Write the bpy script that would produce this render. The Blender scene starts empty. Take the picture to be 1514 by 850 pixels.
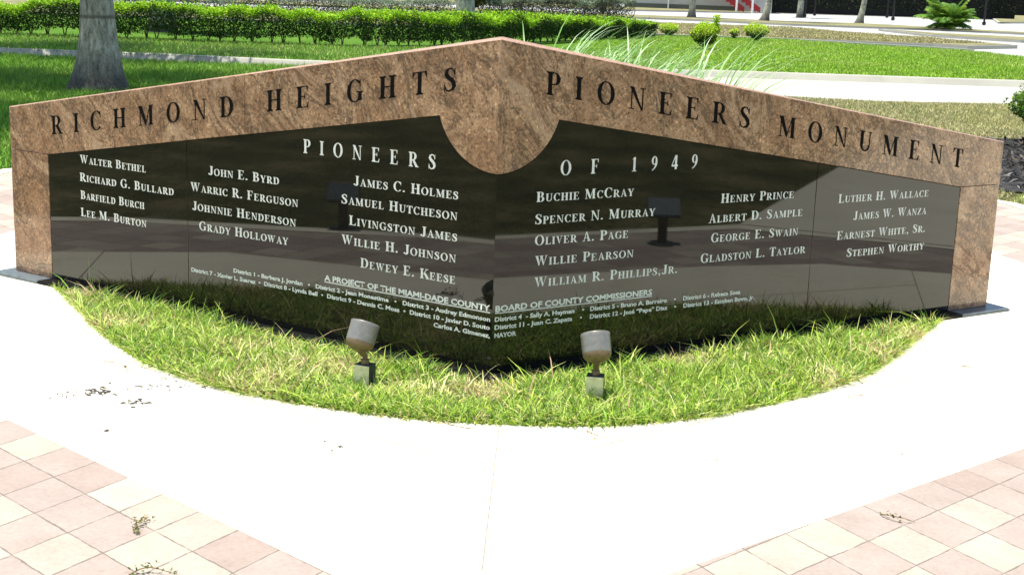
import bpy, bmesh, math, random
import numpy as np
from mathutils import Vector, Matrix
from mathutils.geometry import tessellate_polygon
R = math.radians
rng = np.random.default_rng(7)
random.seed(7)
scene = bpy.context.scene
C = scene.collection

# ------------------------------------------------------------------ camera
cam = bpy.data.objects.new('camera', bpy.data.cameras.new('camera'))
C.objects.link(cam); scene.camera = cam
yaw, pitch, roll = -0.00777, 0.21597, 0.03455
f = Vector((math.sin(yaw)*math.cos(pitch), math.cos(yaw)*math.cos(pitch), -math.sin(pitch)))
r0 = Vector((math.cos(yaw), -math.sin(yaw), 0)); u0 = r0.cross(f)
rr = r0*math.cos(roll) + u0*math.sin(roll); uu = -r0*math.sin(roll) + u0*math.cos(roll)
M = Matrix((rr, uu, -f)).transposed().to_4x4(); M.translation = (0.11917, -5.55922, 1.6)
cam.matrix_world = M
cam.data.sensor_width = 36; cam.data.lens = 2078.8*36/1514
cam.data.clip_start = .05; cam.data.clip_end = 2000

# ------------------------------------------------------------------ light
sun_el, sun_dir = R(81), Vector((-0.97, 0.04, 0)).normalized()
sd = Vector((sun_dir.x*math.cos(sun_el), sun_dir.y*math.cos(sun_el), math.sin(sun_el)))
world = bpy.data.worlds.new('World'); scene.world = world; world.use_nodes = True
wn = world.node_tree
sky = wn.nodes.new('ShaderNodeTexSky'); sky.sky_type = 'NISHITA'; sky.sun_disc = False
sky.sun_elevation = sun_el; sky.sun_rotation = math.atan2(sun_dir.x, sun_dir.y)
wn.links.new(sky.outputs[0], wn.nodes['Background'].inputs[0]); wn.nodes['Background'].inputs[1].default_value = .12
sun = bpy.data.objects.new('sun', bpy.data.lights.new('sun', 'SUN')); C.objects.link(sun)
sun.data.energy = 4.6; sun.data.angle = R(.53); sun.data.color = (1, .95, .85)
sun.rotation_euler = sd.to_track_quat('Z', 'Y').to_euler(); sun.location = (-4, 0, 20)
scene.view_settings.view_transform = 'Standard'; scene.view_settings.look = 'None'
scene.view_settings.exposure = 1.0; scene.view_settings.gamma = 1

# ------------------------------------------------------------------ helpers
def tag(o, label=None, cat=None, group=None, kind=None):
    if label: o['label'] = label
    if cat: o['category'] = cat
    if group: o['group'] = group
    if kind: o['kind'] = kind
    return o
def empty(name, loc, label, cat, group=None):
    o = bpy.data.objects.new(name, None); C.objects.link(o); o.location = loc
    o.empty_display_size = .1
    return tag(o, label, cat, group)
def link(name, me, mat, parent=None, smooth=False):
    o = bpy.data.objects.new(name, me); C.objects.link(o)
    if mat and not me.materials: me.materials.append(mat)
    if smooth: me.shade_smooth()
    if parent is not None:
        o.parent = parent
        o.matrix_parent_inverse = Matrix.Translation(parent.location).inverted()
    return o
class MB:
    """collects geometry for one mesh"""
    def __init__(s): s.v = []; s.f = []
    def add(s, vs, fs):
        n = len(s.v); s.v += [tuple(v) for v in vs]; s.f += [tuple(i+n for i in q) for q in fs]
    def box(s, c, d, rot=None):
        vs = [Vector((x*d[0]/2, y*d[1]/2, z*d[2]/2)) for x in (-1, 1) for y in (-1, 1) for z in (-1, 1)]
        if rot is not None: vs = [rot @ v for v in vs]
        c = Vector(c)
        s.add([v+c for v in vs], [(0,1,3,2),(4,6,7,5),(0,4,5,1),(2,3,7,6),(0,2,6,4),(1,5,7,3)])
    def tube(s, pts, rad, n=10, cap=True):
        pts = [Vector(p) for p in pts]; rings = []
        for i, p in enumerate(pts):
            d = (pts[min(i+1, len(pts)-1)] - pts[max(i-1, 0)]).normalized()
            a = d.orthogonal().normalized() if abs(d.z) < .99 else Vector((1, 0, 0))
            a = (a - d*a.dot(d)).normalized(); b = d.cross(a)
            rad_i = rad[i] if isinstance(rad, (list, tuple)) else rad
            rings.append([p + (a*math.cos(t)+b*math.sin(t))*rad_i for t in [2*math.pi*k/n for k in range(n)]])
        vs = [v for rg in rings for v in rg]
        fs = [(i*n+k, i*n+(k+1) % n, (i+1)*n+(k+1) % n, (i+1)*n+k) for i in range(len(pts)-1) for k in range(n)]
        if cap: fs += [tuple(range(n-1, -1, -1)), tuple((len(pts)-1)*n+k for k in range(n))]
        s.add(vs, fs)
    def lathe(s, prof, n=28, mat=None):
        """prof: (radius, z) pairs about local z; mat: 4x4 placing it"""
        vs = []; fs = []
        for (rd, z) in prof:
            for k in range(n):
                t = 2*math.pi*k/n; v = Vector((rd*math.cos(t), rd*math.sin(t), z)); vs.append(mat @ v if mat else v)
        for i in range(len(prof)-1):
            for k in range(n): fs.append((i*n+k, i*n+(k+1) % n, (i+1)*n+(k+1) % n, (i+1)*n+k))
        s.add(vs, fs)
    def prism(s, loop, z0, z1):
        """vertical prism over a 2D loop (may be concave)"""
        n = len(loop); a = sum(loop[i][0]*loop[(i+1) % n][1]-loop[(i+1) % n][0]*loop[i][1] for i in range(n))
        if a < 0: loop = loop[::-1]
        tri = tessellate_polygon([[Vector((x, y, 0)) for x, y in loop]])
        vs = [(x, y, z0) for x, y in loop] + [(x, y, z1) for x, y in loop]
        fs = [tuple(t) for t in tri] + [tuple(i+n for i in t) for t in tri] + [(i, (i+1) % n, (i+1) % n+n, i+n) for i in range(n)]
        s.add(vs, fs)
    def mesh(s, name, fix=True):
        me = bpy.data.meshes.new(name); me.from_pydata(s.v, [], s.f)
        if fix:
            bm = bmesh.new(); bm.from_mesh(me); bmesh.ops.recalc_face_normals(bm, faces=bm.faces); bm.to_mesh(me); bm.free()
        me.update(); return me
    def build(s, name, mat, parent=None, smooth=False, bevel=0):
        me = s.mesh(name); o = link(name, me, mat, parent, smooth)
        if bevel:
            m = o.modifiers.new('bevel', 'BEVEL'); m.width = bevel; m.segments = 2; m.limit_method = 'ANGLE'
        return o
def sheet(name, loops, z, mat, kind='structure', parent=None):
    """flat sheet with holes: loops[0] outline, the others holes"""
    allv = [Vector((x, y, 0)) for lp in loops for x, y in lp]
    tri = tessellate_polygon([[Vector((x, y, 0)) for x, y in lp] for lp in loops])
    fs = []
    for t in tri:
        a, b, c = (allv[i] for i in t)
        fs.append(tuple(t) if (b-a).cross(c-a).z > 0 else tuple(t)[::-1])
    me = bpy.data.meshes.new(name); me.from_pydata([(v.x, v.y, z) for v in allv], [], fs); me.update()
    o = link(name, me, mat, parent)
    if kind: o['kind'] = kind
    return o

# ------------------------------------------------------------------ materials
def new_mat(name, rough=.8, spec=.3):
    m = bpy.data.materials.new(name); m.use_nodes = True
    b = m.node_tree.nodes['Principled BSDF']; b.inputs['Roughness'].default_value = rough
    b.inputs['Specular IOR Level'].default_value = spec
    return m, m.node_tree, b
def nd(t, kind, **kw):
    n = t.nodes.new(kind)
    for k, v in kw.items():
        if k in n.inputs.keys(): n.inputs[k].default_value = v
        else: setattr(n, k, v)
    return n
def pos(t):
    return nd(t, 'ShaderNodeTexCoord').outputs['Object']
def noise(t, vec, scale, detail=4, rough=.55, dist=0):
    n = nd(t, 'ShaderNodeTexNoise'); n.inputs['Scale'].default_value = scale; n.inputs['Detail'].default_value = detail
    n.inputs['Roughness'].default_value = rough; n.inputs['Distortion'].default_value = dist
    t.links.new(vec, n.inputs['Vector']); return n.outputs['Fac']
def ramp(t, fac, stops, interp='LINEAR'):
    n = nd(t, 'ShaderNodeValToRGB'); n.color_ramp.interpolation = interp
    el = n.color_ramp.elements
    while len(el) < len(stops): el.new(.5)
    for e, (p, c) in zip(el, stops): e.position = p; e.color = (*c, 1) if len(c) == 3 else c
    t.links.new(fac, n.inputs[0]); return n.outputs[0]
def mixc(t, fac, a, b, mode='MIX'):
    n = nd(t, 'ShaderNodeMix', data_type='RGBA', blend_type=mode)
    for s, v in ((n.inputs[0], fac), (n.inputs[6], a), (n.inputs[7], b)):
        if isinstance(v, (int, float)): s.default_value = v
        elif isinstance(v, tuple): s.default_value = (*v, 1) if len(v) == 3 else v
        else: t.links.new(v, s)
    return n.outputs[2]
def math_(t, op, a, b=None, clamp=False):
    n = nd(t, 'ShaderNodeMath', operation=op, use_clamp=clamp)
    for s, v in ((n.inputs[0], a), (n.inputs[1], b)):
        if v is None: continue
        if isinstance(v, (int, float)): s.default_value = v
        else: t.links.new(v, s)
    return n.outputs[0]
def bump(t, b, h, strength, dist):
    n = nd(t, 'ShaderNodeBump'); n.inputs['Strength'].default_value = strength; n.inputs['Distance'].default_value = dist
    t.links.new(h, n.inputs['Height']); t.links.new(n.outputs[0], b.inputs['Normal'])
def simple(name, col, rough=.7, var=.15, scale=12, metal=0, spec=.3):
    m, t, b = new_mat(name, rough, spec); p = pos(t)
    fz = noise(t, p, scale, 5, .6)
    lo = tuple(c*(1-var) for c in col); hi = tuple(min(1, c*(1+var)) for c in col)
    t.links.new(ramp(t, fz, [(.3, lo), (.7, hi)]), b.inputs['Base Color']); b.inputs['Metallic'].default_value = metal
    return m

def leaf_mat(name, rough=.5, trans=.35):
    """foliage: colour is the leaf's own, stored per leaf; partly lets light through"""
    m, t, b = new_mat(name, rough, .35)
    a = nd(t, 'ShaderNodeAttribute', attribute_name='Col'); t.links.new(a.outputs['Color'], b.inputs['Base Color'])
    tr = nd(t, 'ShaderNodeBsdfTranslucent'); t.links.new(a.outputs['Color'], tr.inputs['Color'])
    mx = nd(t, 'ShaderNodeMixShader'); mx.inputs[0].default_value = trans
    t.links.new(b.outputs[0], mx.inputs[1]); t.links.new(tr.outputs[0], mx.inputs[2])
    t.links.new(mx.outputs[0], t.nodes['Material Output'].inputs['Surface']); return m
M_LEAF = leaf_mat('leaf', .7, .3); M_GRASS = leaf_mat('grass_blade', .6, .14); M_PALE = leaf_mat('pale_leaf', .4, .25)

def mat_concrete(name, base, joints=()):
    m, t, b = new_mat(name, .85, .25); p = pos(t)
    c = ramp(t, noise(t, p, 1.3, 6, .6), [(.3, tuple(x*.9 for x in base)), (.7, tuple(min(1, x*1.06) for x in base))])
    g = ramp(t, noise(t, p, 120, 3, .7), [(.3, (.86, .86, .86)), (.6, (1, 1, 1))])
    c = mixc(t, 1.0, c, g, 'MULTIPLY')
    st = ramp(t, noise(t, p, 3.1, 7, .7, .6), [(.56, (1, 1, 1)), (.72, (.8, .77, .72))])
    c = mixc(t, .7, c, st, 'MULTIPLY')
    t.links.new(c, b.inputs['Base Color']); bump(t, b, noise(t, p, 90, 4, .7), .25, .004)
    return m
M_CONC = mat_concrete('concrete', (.70, .67, .53))
M_DRIVE = mat_concrete('driveway_concrete', (.37, .36, .31))
M_KERB = mat_concrete('kerb_concrete', (.38, .37, .31))
M_ROAD = mat_concrete('pale_road', (.36, .36, .34))

def mat_paver(name, ox, oy, angA, angB, size):
    """square concrete pavers in mixed pink, buff and cream; joints run along angA and angB"""
    m, t, b = new_mat(name, .85, .25); p = pos(t)
    ax, ay, bx, by = math.cos(angA), math.sin(angA), math.cos(angB), math.sin(angB)
    det = ax*by-ay*bx
    sp = nd(t, 'ShaderNodeSeparateXYZ'); t.links.new(p, sp.inputs[0])
    X = math_(t, 'SUBTRACT', sp.outputs[0], ox); Y = math_(t, 'SUBTRACT', sp.outputs[1], oy)
    U = math_(t, 'DIVIDE', math_(t, 'SUBTRACT', math_(t, 'MULTIPLY', X, by), math_(t, 'MULTIPLY', Y, bx)), det*size)
    V = math_(t, 'DIVIDE', math_(t, 'SUBTRACT', math_(t, 'MULTIPLY', Y, ax), math_(t, 'MULTIPLY', X, ay)), det*size)
    wob = math_(t, 'MULTIPLY', math_(t, 'SUBTRACT', noise(t, p, 14, 3), .5), .05)
    U = math_(t, 'ADD', U, wob); V = math_(t, 'ADD', V, wob)
    fu, fv = math_(t, 'FLOOR', U), math_(t, 'FLOOR', V)
    du = math_(t, 'SUBTRACT', U, fu); dv = math_(t, 'SUBTRACT', V, fv)
    eu = math_(t, 'MINIMUM', du, math_(t, 'SUBTRACT', 1, du)); ev = math_(t, 'MINIMUM', dv, math_(t, 'SUBTRACT', 1, dv))
    e = math_(t, 'MINIMUM', eu, ev)
    cx = nd(t, 'ShaderNodeCombineXYZ'); t.links.new(fu, cx.inputs[0]); t.links.new(fv, cx.inputs[1])
    wn_ = nd(t, 'ShaderNodeTexWhiteNoise', noise_dimensions='2D'); t.links.new(cx.outputs[0], wn_.inputs['Vector'])
    col = ramp(t, wn_.outputs['Value'], [(0, (.305, .252, .218)), (.22, (.345, .297, .248)), (.42, (.30, .25, .218)), (.6, (.355, .315, .258)), (.78, (.405, .372, .295)), (.9, (.285, .23, .197))], 'CONSTANT')
    g = ramp(t, noise(t, p, 60, 5, .7), [(.3, (.85, .85, .85)), (.65, (1.05, 1.05, 1.05))]); col = mixc(t, 1, col, g, 'MULTIPLY')
    pt = ramp(t, noise(t, p, 5, 4, .6), [(.35, (.9, .88, .86)), (.65, (1.08, 1.08, 1.08))]); col = mixc(t, .8, col, pt, 'MULTIPLY')
    jw = math_(t, 'MULTIPLY', math_(t, 'SUBTRACT', noise(t, p, 11, 6, .8), .33), .075)
    j = math_(t, 'LESS_THAN', e, jw)
    col = mixc(t, j, col, (.15, .125, .105)); t.links.new(col, b.inputs['Base Color'])
    bump(t, b, math_(t, 'MINIMUM', e, .03), .5, .05); return m

def mat_granite():
    m, t, b = new_mat('brown_granite', .12, .5); tc = nd(t, 'ShaderNodeTexCoord')
    mp = nd(t, 'ShaderNodeMapping'); t.links.new(tc.outputs['Object'], mp.inputs[0])
    mp.vector_type = 'TEXTURE'; mp.inputs['Rotation'].default_value = (0, R(-48), 0); mp.inputs['Scale'].default_value = (1, 1, 1.7)
    q = mp.outputs[0]; p = tc.outputs['Object']
    big = noise(t, q, 5.5, 9, .68, 1.5)
    c = ramp(t, big, [(.28, (.16, .09, .054)), (.4, (.25, .145, .085)), (.5, (.31, .185, .108)), (.6, (.40, .255, .155)), (.68, (.33, .2, .115)), (.78, (.22, .13, .08))])
    c = mixc(t, .6, c, ramp(t, noise(t, p, 75, 6, .82), [(.34, (.28, .26, .24)), (.5, (1, 1, 1)), (.66, (1.7, 1.65, 1.5))]), 'MULTIPLY')
    vo = nd(t, 'ShaderNodeTexVoronoi'); vo.inputs['Scale'].default_value = 120; t.links.new(p, vo.inputs['Vector'])
    c = mixc(t, .8, c, ramp(t, vo.outputs['Color'], [(.1, (.45, .42, .4)), (.35, (.95, .93, .9)), (.8, (1.1, 1.1, 1.05)), (.93, (1.9, 1.8, 1.6))]), 'MULTIPLY')
    mp2 = nd(t, 'ShaderNodeMapping'); t.links.new(p, mp2.inputs[0]); mp2.vector_type = 'TEXTURE'; mp2.inputs['Rotation'].default_value = (0, R(-42), 0); mp2.inputs['Scale'].default_value = (1, 1, 2.6)
    vein = noise(t, mp2.outputs[0], 4.2, 9, .72, 1.4)
    c = mixc(t, ramp(t, vein, [(.475, (0, 0, 0)), (.5, (.8, .8, .8)), (.53, (0, 0, 0))]), c, (.07, .048, .036))
    c = mixc(t, ramp(t, vein, [(.56, (0, 0, 0)), (.6, (.5, .5, .5)), (.66, (0, 0, 0))]), c, (.5, .36, .24))
    bl = noise(t, q, 7, 8, .75, 1.0)
    c = mixc(t, ramp(t, bl, [(.58, (0, 0, 0)), (.7, (.65, .65, .65))]), c, (.085, .07, .055))
    t.links.new(c, b.inputs['Base Color']); return m
M_GRAN = mat_granite()
def mat_black():
    m, t, b = new_mat('black_granite', .035, .5); p = pos(t)
    b.inputs['IOR'].default_value = 1.55
    c = ramp(t, noise(t, p, 240, 3, .8), [(.4, (.004, .004, .003)), (.6, (.013, .012, .009)), (.75, (.05, .046, .034))])
    t.links.new(c, b.inputs['Base Color'])
    t.links.new(ramp(t, noise(t, p, 6, 5, .6), [(.35, (.018, .018, .018)), (.7, (.045, .045, .045))]), b.inputs['Roughness'])
    return m
M_BLACK = mat_black()
M_PLINTH = simple('plinth_granite', (.006, .006, .006), .5, .3, 60, 0, .08)
M_PINK = simple('sunlit_granite_edge', (.40, .25, .18), .5, .3, 90)  # granite made paler, sunlight on the top edges put into the colour
M_CORE = simple('dark_core', (.02, .017, .015), .9)
M_LET_D = simple('dark_letter_paint', (.008, .007, .006), .9, .3, 80, 0, .05)
M_LET_W = simple('white_letter_paint', (.66, .67, .60), .8, .14, 40, 0, .1)
M_PAD = simple('grey_plinth_stone', (.1, .12, .13), .35, .25, 30)
M_LAMP = simple('weathered_metal', (.2, .195, .17), .34, .15, 55, .35)
M_LAMPB = simple('brown_reflection_metal', (.17, .125, .07), .45, .25, 60, .4)  # brown paints the ground mirrored in the lamp's underside; knuckle shares it
M_DARKM = simple('dark_metal', (.03, .034, .034), .5, .3, 60)
M_PLATE = simple('cream_cover_plate', (.85, .74, .40), .5, .25, 40)
M_WALLP = simple('pale_render', (.43, .43, .39), .9, .06, 3)
M_RED = simple('red_paint', (.3, .018, .018), .5)
M_WHITE = simple('white_paint', (.75, .75, .72), .6, .05)
M_STEM = simple('brown_bark', (.085, .06, .04), .9, .35, 30)
M_TWIG = simple('dry_twig', (.2, .12, .06), .9, .35, 60)
M_JOINT = simple('joint_line', (.27, .255, .22), .9, .3, 20)
M_DIRT = simple('dark_grit', (.06, .055, .05), 1, .4, 80)
M_IRON = simple('black_iron', (.008, .008, .009), .5)

def mat_ground(name, stops, s1=1.2, s2=22):
    m, t, b = new_mat(name, .95, .1); p = pos(t)
    n = math_(t, 'ADD', math_(t, 'MULTIPLY', noise(t, p, s1, 5), .5), math_(t, 'MULTIPLY', noise(t, p, s2, 6, .75), .5))
    t.links.new(ramp(t, n, stops), b.inputs['Base Color']); bump(t, b, noise(t, p, 40, 6, .8), .9, .03); return m
M_LAWN = mat_ground('lawn_soil', [(.36, (.02, .025, .008)), (.5, (.085, .088, .03)), (.6, (.22, .19, .09))], 1.3, 15)
M_LAWN2 = mat_ground('bright_lawn', [(.3, (.03, .09, .008)), (.5, (.07, .16, .012)), (.7, (.13, .2, .03))])
M_DRY = mat_ground('dry_grass', [(.3, (.10, .11, .045)), (.5, (.19, .18, .09)), (.68, (.3, .265, .16))], .8, 8)
M_SOIL = mat_ground('bed_soil', [(.3, (.03, .022, .012)), (.6, (.075, .055, .03))], 6, 60)
M_MULCH = mat_ground('mulch', [(.35, (.008, .008, .009)), (.5, (.035, .034, .034)), (.68, (.13, .125, .12))], 5, 45)

def palm_bark():
    m, t, b = new_mat('palm_bark', .9, .15); p = pos(t)
    mp = nd(t, 'ShaderNodeMapping'); t.links.new(p, mp.inputs[0]); mp.inputs['Scale'].default_value = (3.5, 3.5, 1)
    c = ramp(t, noise(t, mp.outputs[0], 5, 7, .7), [(.34, (.15, .15, .10)), (.5, (.33, .325, .24)), (.64, (.52, .51, .40))])
    c = mixc(t, .8, c, ramp(t, noise(t, p, 45, 4, .8), [(.36, (.3, .3, .28)), (.46, (1, 1, 1))]), 'MULTIPLY')
    sp = nd(t, 'ShaderNodeSeparateXYZ'); t.links.new(p, sp.inputs[0])
    z = math_(t, 'ADD', sp.outputs[2], math_(t, 'MULTIPLY', math_(t, 'SUBTRACT', noise(t, p, 6, 3), .5), .03))
    fr = math_(t, 'ABSOLUTE', math_(t, 'SUBTRACT', math_(t, 'FRACT', math_(t, 'MULTIPLY', z, .9)), .84))
    c = mixc(t, ramp(t, fr, [(0, (.75, .75, .75)), (.016, (.6, .6, .6)), (.026, (0, 0, 0))]), c, (.10, .085, .055))
    # roots and splash-darkened foot with lichen
    c = mixc(t, ramp(t, z, [(.12, (.9, .9, .9)), (.55, (0, 0, 0))]), c, ramp(t, noise(t, p, 26, 6, .8), [(.4, (.03, .028, .024)), (.6, (.09, .085, .075)), (.72, (.3, .3, .28))]))
    t.links.new(c, b.inputs['Base Color']); bump(t, b, noise(t, mp.outputs[0], 12, 6, .7), .6, .02); return m
M_PALM = palm_bark()

# ------------------------------------------------------------------ many small faces with their own colour
def np_mesh(name, V, F, col):
    """V (n,3), F (m,k), col (n,3)"""
    me = bpy.data.meshes.new(name); k = F.shape[1]
    me.vertices.add(len(V)); me.vertices.foreach_set('co', V.astype(np.float32).ravel())
    me.loops.add(F.size); me.loops.foreach_set('vertex_index', F.astype(np.int32).ravel())
    me.polygons.add(len(F)); me.polygons.foreach_set('loop_start', np.arange(0, F.size, k, dtype=np.int32))
    me.update(calc_edges=True)
    a = me.color_attributes.new('Col', 'FLOAT_COLOR', 'POINT')
    a.data.foreach_set('color', np.concatenate([col, np.ones((len(col), 1))], 1).astype(np.float32).ravel())
    return me
def pick(pal, n, w=None, jit=.18):
    pal = np.array(pal); i = rng.choice(len(pal), n, p=None if w is None else np.array(w)/sum(w))
    return np.clip(pal[i]*(1+rng.normal(0, jit, (n, 1))), .004, .9)
def blade_mesh(name, P, h, w, lean, col, seg=3):
    """P (n,3) roots, h, w (n,), lean (n,2) horizontal reach of the tip"""
    n = len(P); t = np.linspace(0, 1, seg+1); ang = rng.uniform(0, math.pi, n)
    side = np.stack([np.cos(ang), np.sin(ang), 0*ang], 1)
    V = np.zeros((n, (seg+1)*2, 3)); 
    for i, a in enumerate(t):
        c = P.copy(); c[:, :2] += lean*(a**1.7)[None] if np.ndim(a) else lean*a**1.7
        c[:, 2] += h*(a-.42*a*a*np.clip(np.hypot(*lean.T)/np.maximum(h, 1e-4), 0, 1.4))
        ww = (w*(1-a)**.6*.5 + w*.04)[:, None]
        V[:, 2*i] = c-side*ww; V[:, 2*i+1] = c+side*ww
    b = (np.arange(n)*(seg+1)*2)[:, None]
    F = np.concatenate([np.stack([b[:, 0]+2*i, b[:, 0]+2*i+1, b[:, 0]+2*i+3, b[:, 0]+2*i+2], 1) for i in range(seg)])
    return np_mesh(name, V.reshape(-1, 3), F, np.repeat(col, (seg+1)*2, 0))
def leaf_mesh(name, P, size, col, up=.6, flat=1.0, aspect=.5):
    """diamond leaves of a given size at P with random facing"""
    n = len(P); nrm = rng.normal(0, 1, (n, 3)); nrm[:, 2] = np.abs(nrm[:, 2])*flat+up; nrm /= np.linalg.norm(nrm, axis=1)[:, None]
    a = np.cross(nrm, rng.normal(0, 1, (n, 3))); a /= np.linalg.norm(a, axis=1)[:, None]; b = np.cross(nrm, a)
    s = (np.asarray(size)*np.ones(n))[:, None]*.5
    V = np.stack([P-a*s, P-b*s*aspect+nrm*s*.15, P+a*s, P+b*s*aspect+nrm*s*.15], 1).reshape(-1, 3)
    return np_mesh(name, V, np.arange(4*n).reshape(n, 4), np.repeat(col, 4, 0))
def inpoly(P, poly):
    x, y = P[:, 0], P[:, 1]; ins = np.zeros(len(P), bool); n = len(poly)
    for i in range(n):
        x1, y1 = poly[i]; x2, y2 = poly[(i+1) % n]
        if y1 == y2: continue
        c = ((y1 > y) != (y2 > y)) & (x < (x2-x1)*(y-y1)/(y2-y1)+x1); ins ^= c
    return ins
def scatter(poly, n):
    poly = np.array(poly); lo, hi = poly.min(0), poly.max(0); out = []
    tot = 0
    while tot < n:
        q = rng.uniform(lo, hi, (n, 2)); q = q[inpoly(q, poly)]; out.append(q); tot += len(q)
    return np.concatenate(out)[:n]
def vnoise(P, s, seed=0):
    """smooth value noise in 0..1 for clumping"""
    g = np.random.default_rng(seed).uniform(0, 1, (64, 64)); q = P[:, :2]*s+100; i = np.floor(q).astype(int); fr = q-i; fr = fr*fr*(3-2*fr)
    a = g[i[:, 0] % 64, i[:, 1] % 64]; b = g[(i[:, 0]+1) % 64, i[:, 1] % 64]; c = g[i[:, 0] % 64, (i[:, 1]+1) % 64]; d = g[(i[:, 0]+1) % 64, (i[:, 1]+1) % 64]
    return (a*(1-fr[:, 0])+b*fr[:, 0])*(1-fr[:, 1])+(c*(1-fr[:, 0])+d*fr[:, 0])*fr[:, 1]

# ================================================================== GROUND
A = 0.56988; CA, SA, TA = math.cos(A), math.sin(A), math.tan(A)
L, ZB = 3.019, .018
def W(side, s, z, o=0.0):
    return Vector((side*(s*CA+o*SA), s*SA-o*CA, z))
big = [(-160, -60), (160, -60), (160, 260), (-160, 260)]
bed_arc = [(-2.24, 1.34), (-2.0, .93), (-1.75, .48), (-1.44, .04), (-1.13, -.24), (-.83, -.41), (-.54, -.52), (-.24, -.60), (.06, -.62), (.4, -.60), (.71, -.5), (.99, -.33), (1.3, -.08), (1.64, .3), (1.94, .82), (2.25, 1.38)]
def smooth_loop(p, k=4):
    out = []
    for i in range(len(p)-1):
        p0, p1, p2, p3 = (np.array(p[max(0, min(len(p)-1, j))]) for j in (i-1, i, i+1, i+2))
        for a in range(k):
            t = a/k; out.append(tuple(.5*((2*p1)+(-p0+p2)*t+(2*p0-5*p1+4*p2-p3)*t*t+(-p0+3*p1-3*p2+p3)*t**3)))
    return out+[tuple(p[-1])]
arc = smooth_loop(bed_arc)
pl = [tuple(W(1, 2.72, 0, .02)[:2]), tuple(W(1, .03, 0, .02)[:2]), tuple(W(-1, .03, 0, .02)[:2]), tuple(W(-1, 2.72, 0, .02)[:2])]
bed = arc + pl
inner = [(.03, -2.36), (1.97, -.66), (2.75, .02), (3.25, .6), (3.42, 1.4), (3.38, 2.2), (3.15, 3.1), (2.75, 4.2), (1.8, 5.1), (0, 5.5), (-1.8, 5.1), (-2.55, 4.2), (-2.95, 3.1), (-3.1, 2.2), (-3.1, 1.4), (-2.85, .45), (-1.75, -.73)]
outer = [(.03, -3.72), (3.05, -1.13), (4.12, -.18), (4.22, 1.0), (4.2, 2.6), (4.1, 4.2), (3.88, 5.45), (3, 6.6), (0, 7.1), (-2.9, 6.6), (-3.88, 5.3), (-4.1, 4.2), (-4.25, 2.6), (-4.2, 1.6), (-4.0, .9), (-2.95, -.9)]
kerb_o = [(.03, -3.88), (3.12, -1.22), (4.3, -.22), (4.36, 1.0), (4.34, 2.6), (4.24, 4.25), (4.0, 5.5), (3.05, 6.73), (0, 7.24), (-2.95, 6.73), (-4.0, 5.38), (-4.24, 4.25), (-4.39, 2.6), (-4.34, 1.6), (-4.14, .85), (-3.05, -1.0)]
sheet('lawn', [big], -.03, M_LAWN)
sheet('plaza', [inner, bed], 0, M_CONC)
sheet('bed_ground', [bed], -.012, M_SOIL)
# paver bands, left and right of the plaza
def halves(o, i):
    oR = [p for p in o if p[0] > 0]; iR = [p for p in i if p[0] > 0]
    oL = [p for p in o if p[0] <= .001]; iL = [p for p in i if p[0] <= .001]
    return oR, iR, oL, iL
oi = outer.index((0, 7.1)); ii = inner.index((0, 5.5))
sheet('paving', [outer[:oi+1]+inner[:ii+1][::-1]], 0, mat_paver('paver_right', 1.22, -1.30, R(44), R(120), .197))
sheet('paving', [outer[oi:]+[outer[0]]+[inner[0]]+inner[ii:][::-1]], 0, mat_paver('paver_left', -1.068, -1.60, R(136.5), R(60), .197))
sheet('edging', [kerb_o, outer], .004, M_CONC)
sheet('path', [[(4.30, -.22), (14, -.6), (14, 2.5), (4.34, 2.5)]], .008, M_CONC)
# joints sawn in the concrete
for a, b in (((.051, -.63), (.03, -2.34)), ((1.55, -.0), (2.95, 1.2)), ((.2, -1.0), (1.75, .28)), ((-.15, -1.0), (-1.85, .28)), ((2.35, 1.35), (3.38, 1.1)), ((-2.3, 1.35), (-3.08, 1.1))):
    d = Vector((b[0]-a[0], b[1]-a[1])); n = Vector((-d.y, d.x)).normalized()*.0022
    sheet('plaza_joint', [[(a[0]-n.x, a[1]-n.y), (b[0]-n.x, b[1]-n.y), (b[0]+n.x, b[1]+n.y), (a[0]+n.x, a[1]+n.y)]], .0035, M_JOINT)
# driveway with kerb and lawn island behind the monument
kf = [(-40, 19.9), (-15, 19.6), (-9.2, 19.4), (-6.3, 19.35), (-4.1, 18.9), (-1, 18.9), (1, 19.3), (3.5, 20.2), (5.2, 20.25), (9.1, 20.35), (20, 20.8), (40, 22)]
sheet('driveway', [[(1.0, 16.9), (4.2, 16.15), (5.4, 15.85), (7.8, 16.3), (14, 17), (40, 18)]+kf[::-1][:6]], -.022, M_DRIVE)
lawn_far = [(4.45, 37.21), (7.88, 37.18), (9.39, 35.6), (11.34, 34.5), (12.2, 33.49), (12.59, 30.6), (13.5, 28), (40, 30)]
isl = kf + [(40, 30)] + lawn_far[::-1][1:] + [(-40, 37.2)]
def inset_front(p, d): return [(x, y+d) for x, y in p]
def kerb_strip(line, h, wid):
    b = MB(); prof = [(0, -.03), (.075, h-.015), (.095, h), (wid, h), (wid, -.03)]; n = len(prof)
    b.add([(x, y+py, pz) for x, y in line for py, pz in prof], [(i*n+k, i*n+k+1, (i+1)*n+k+1, (i+1)*n+k) for i in range(len(line)-1) for k in range(n-1)])
    tag(b.build('kerb', M_KERB), kind='structure')
kerb_strip(kf, .10, .16)
sheet('lawn_island', [inset_front(kf, .158) + lawn_far[::-1] + [(-40, 37.2)]], .07, M_LAWN2)
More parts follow.
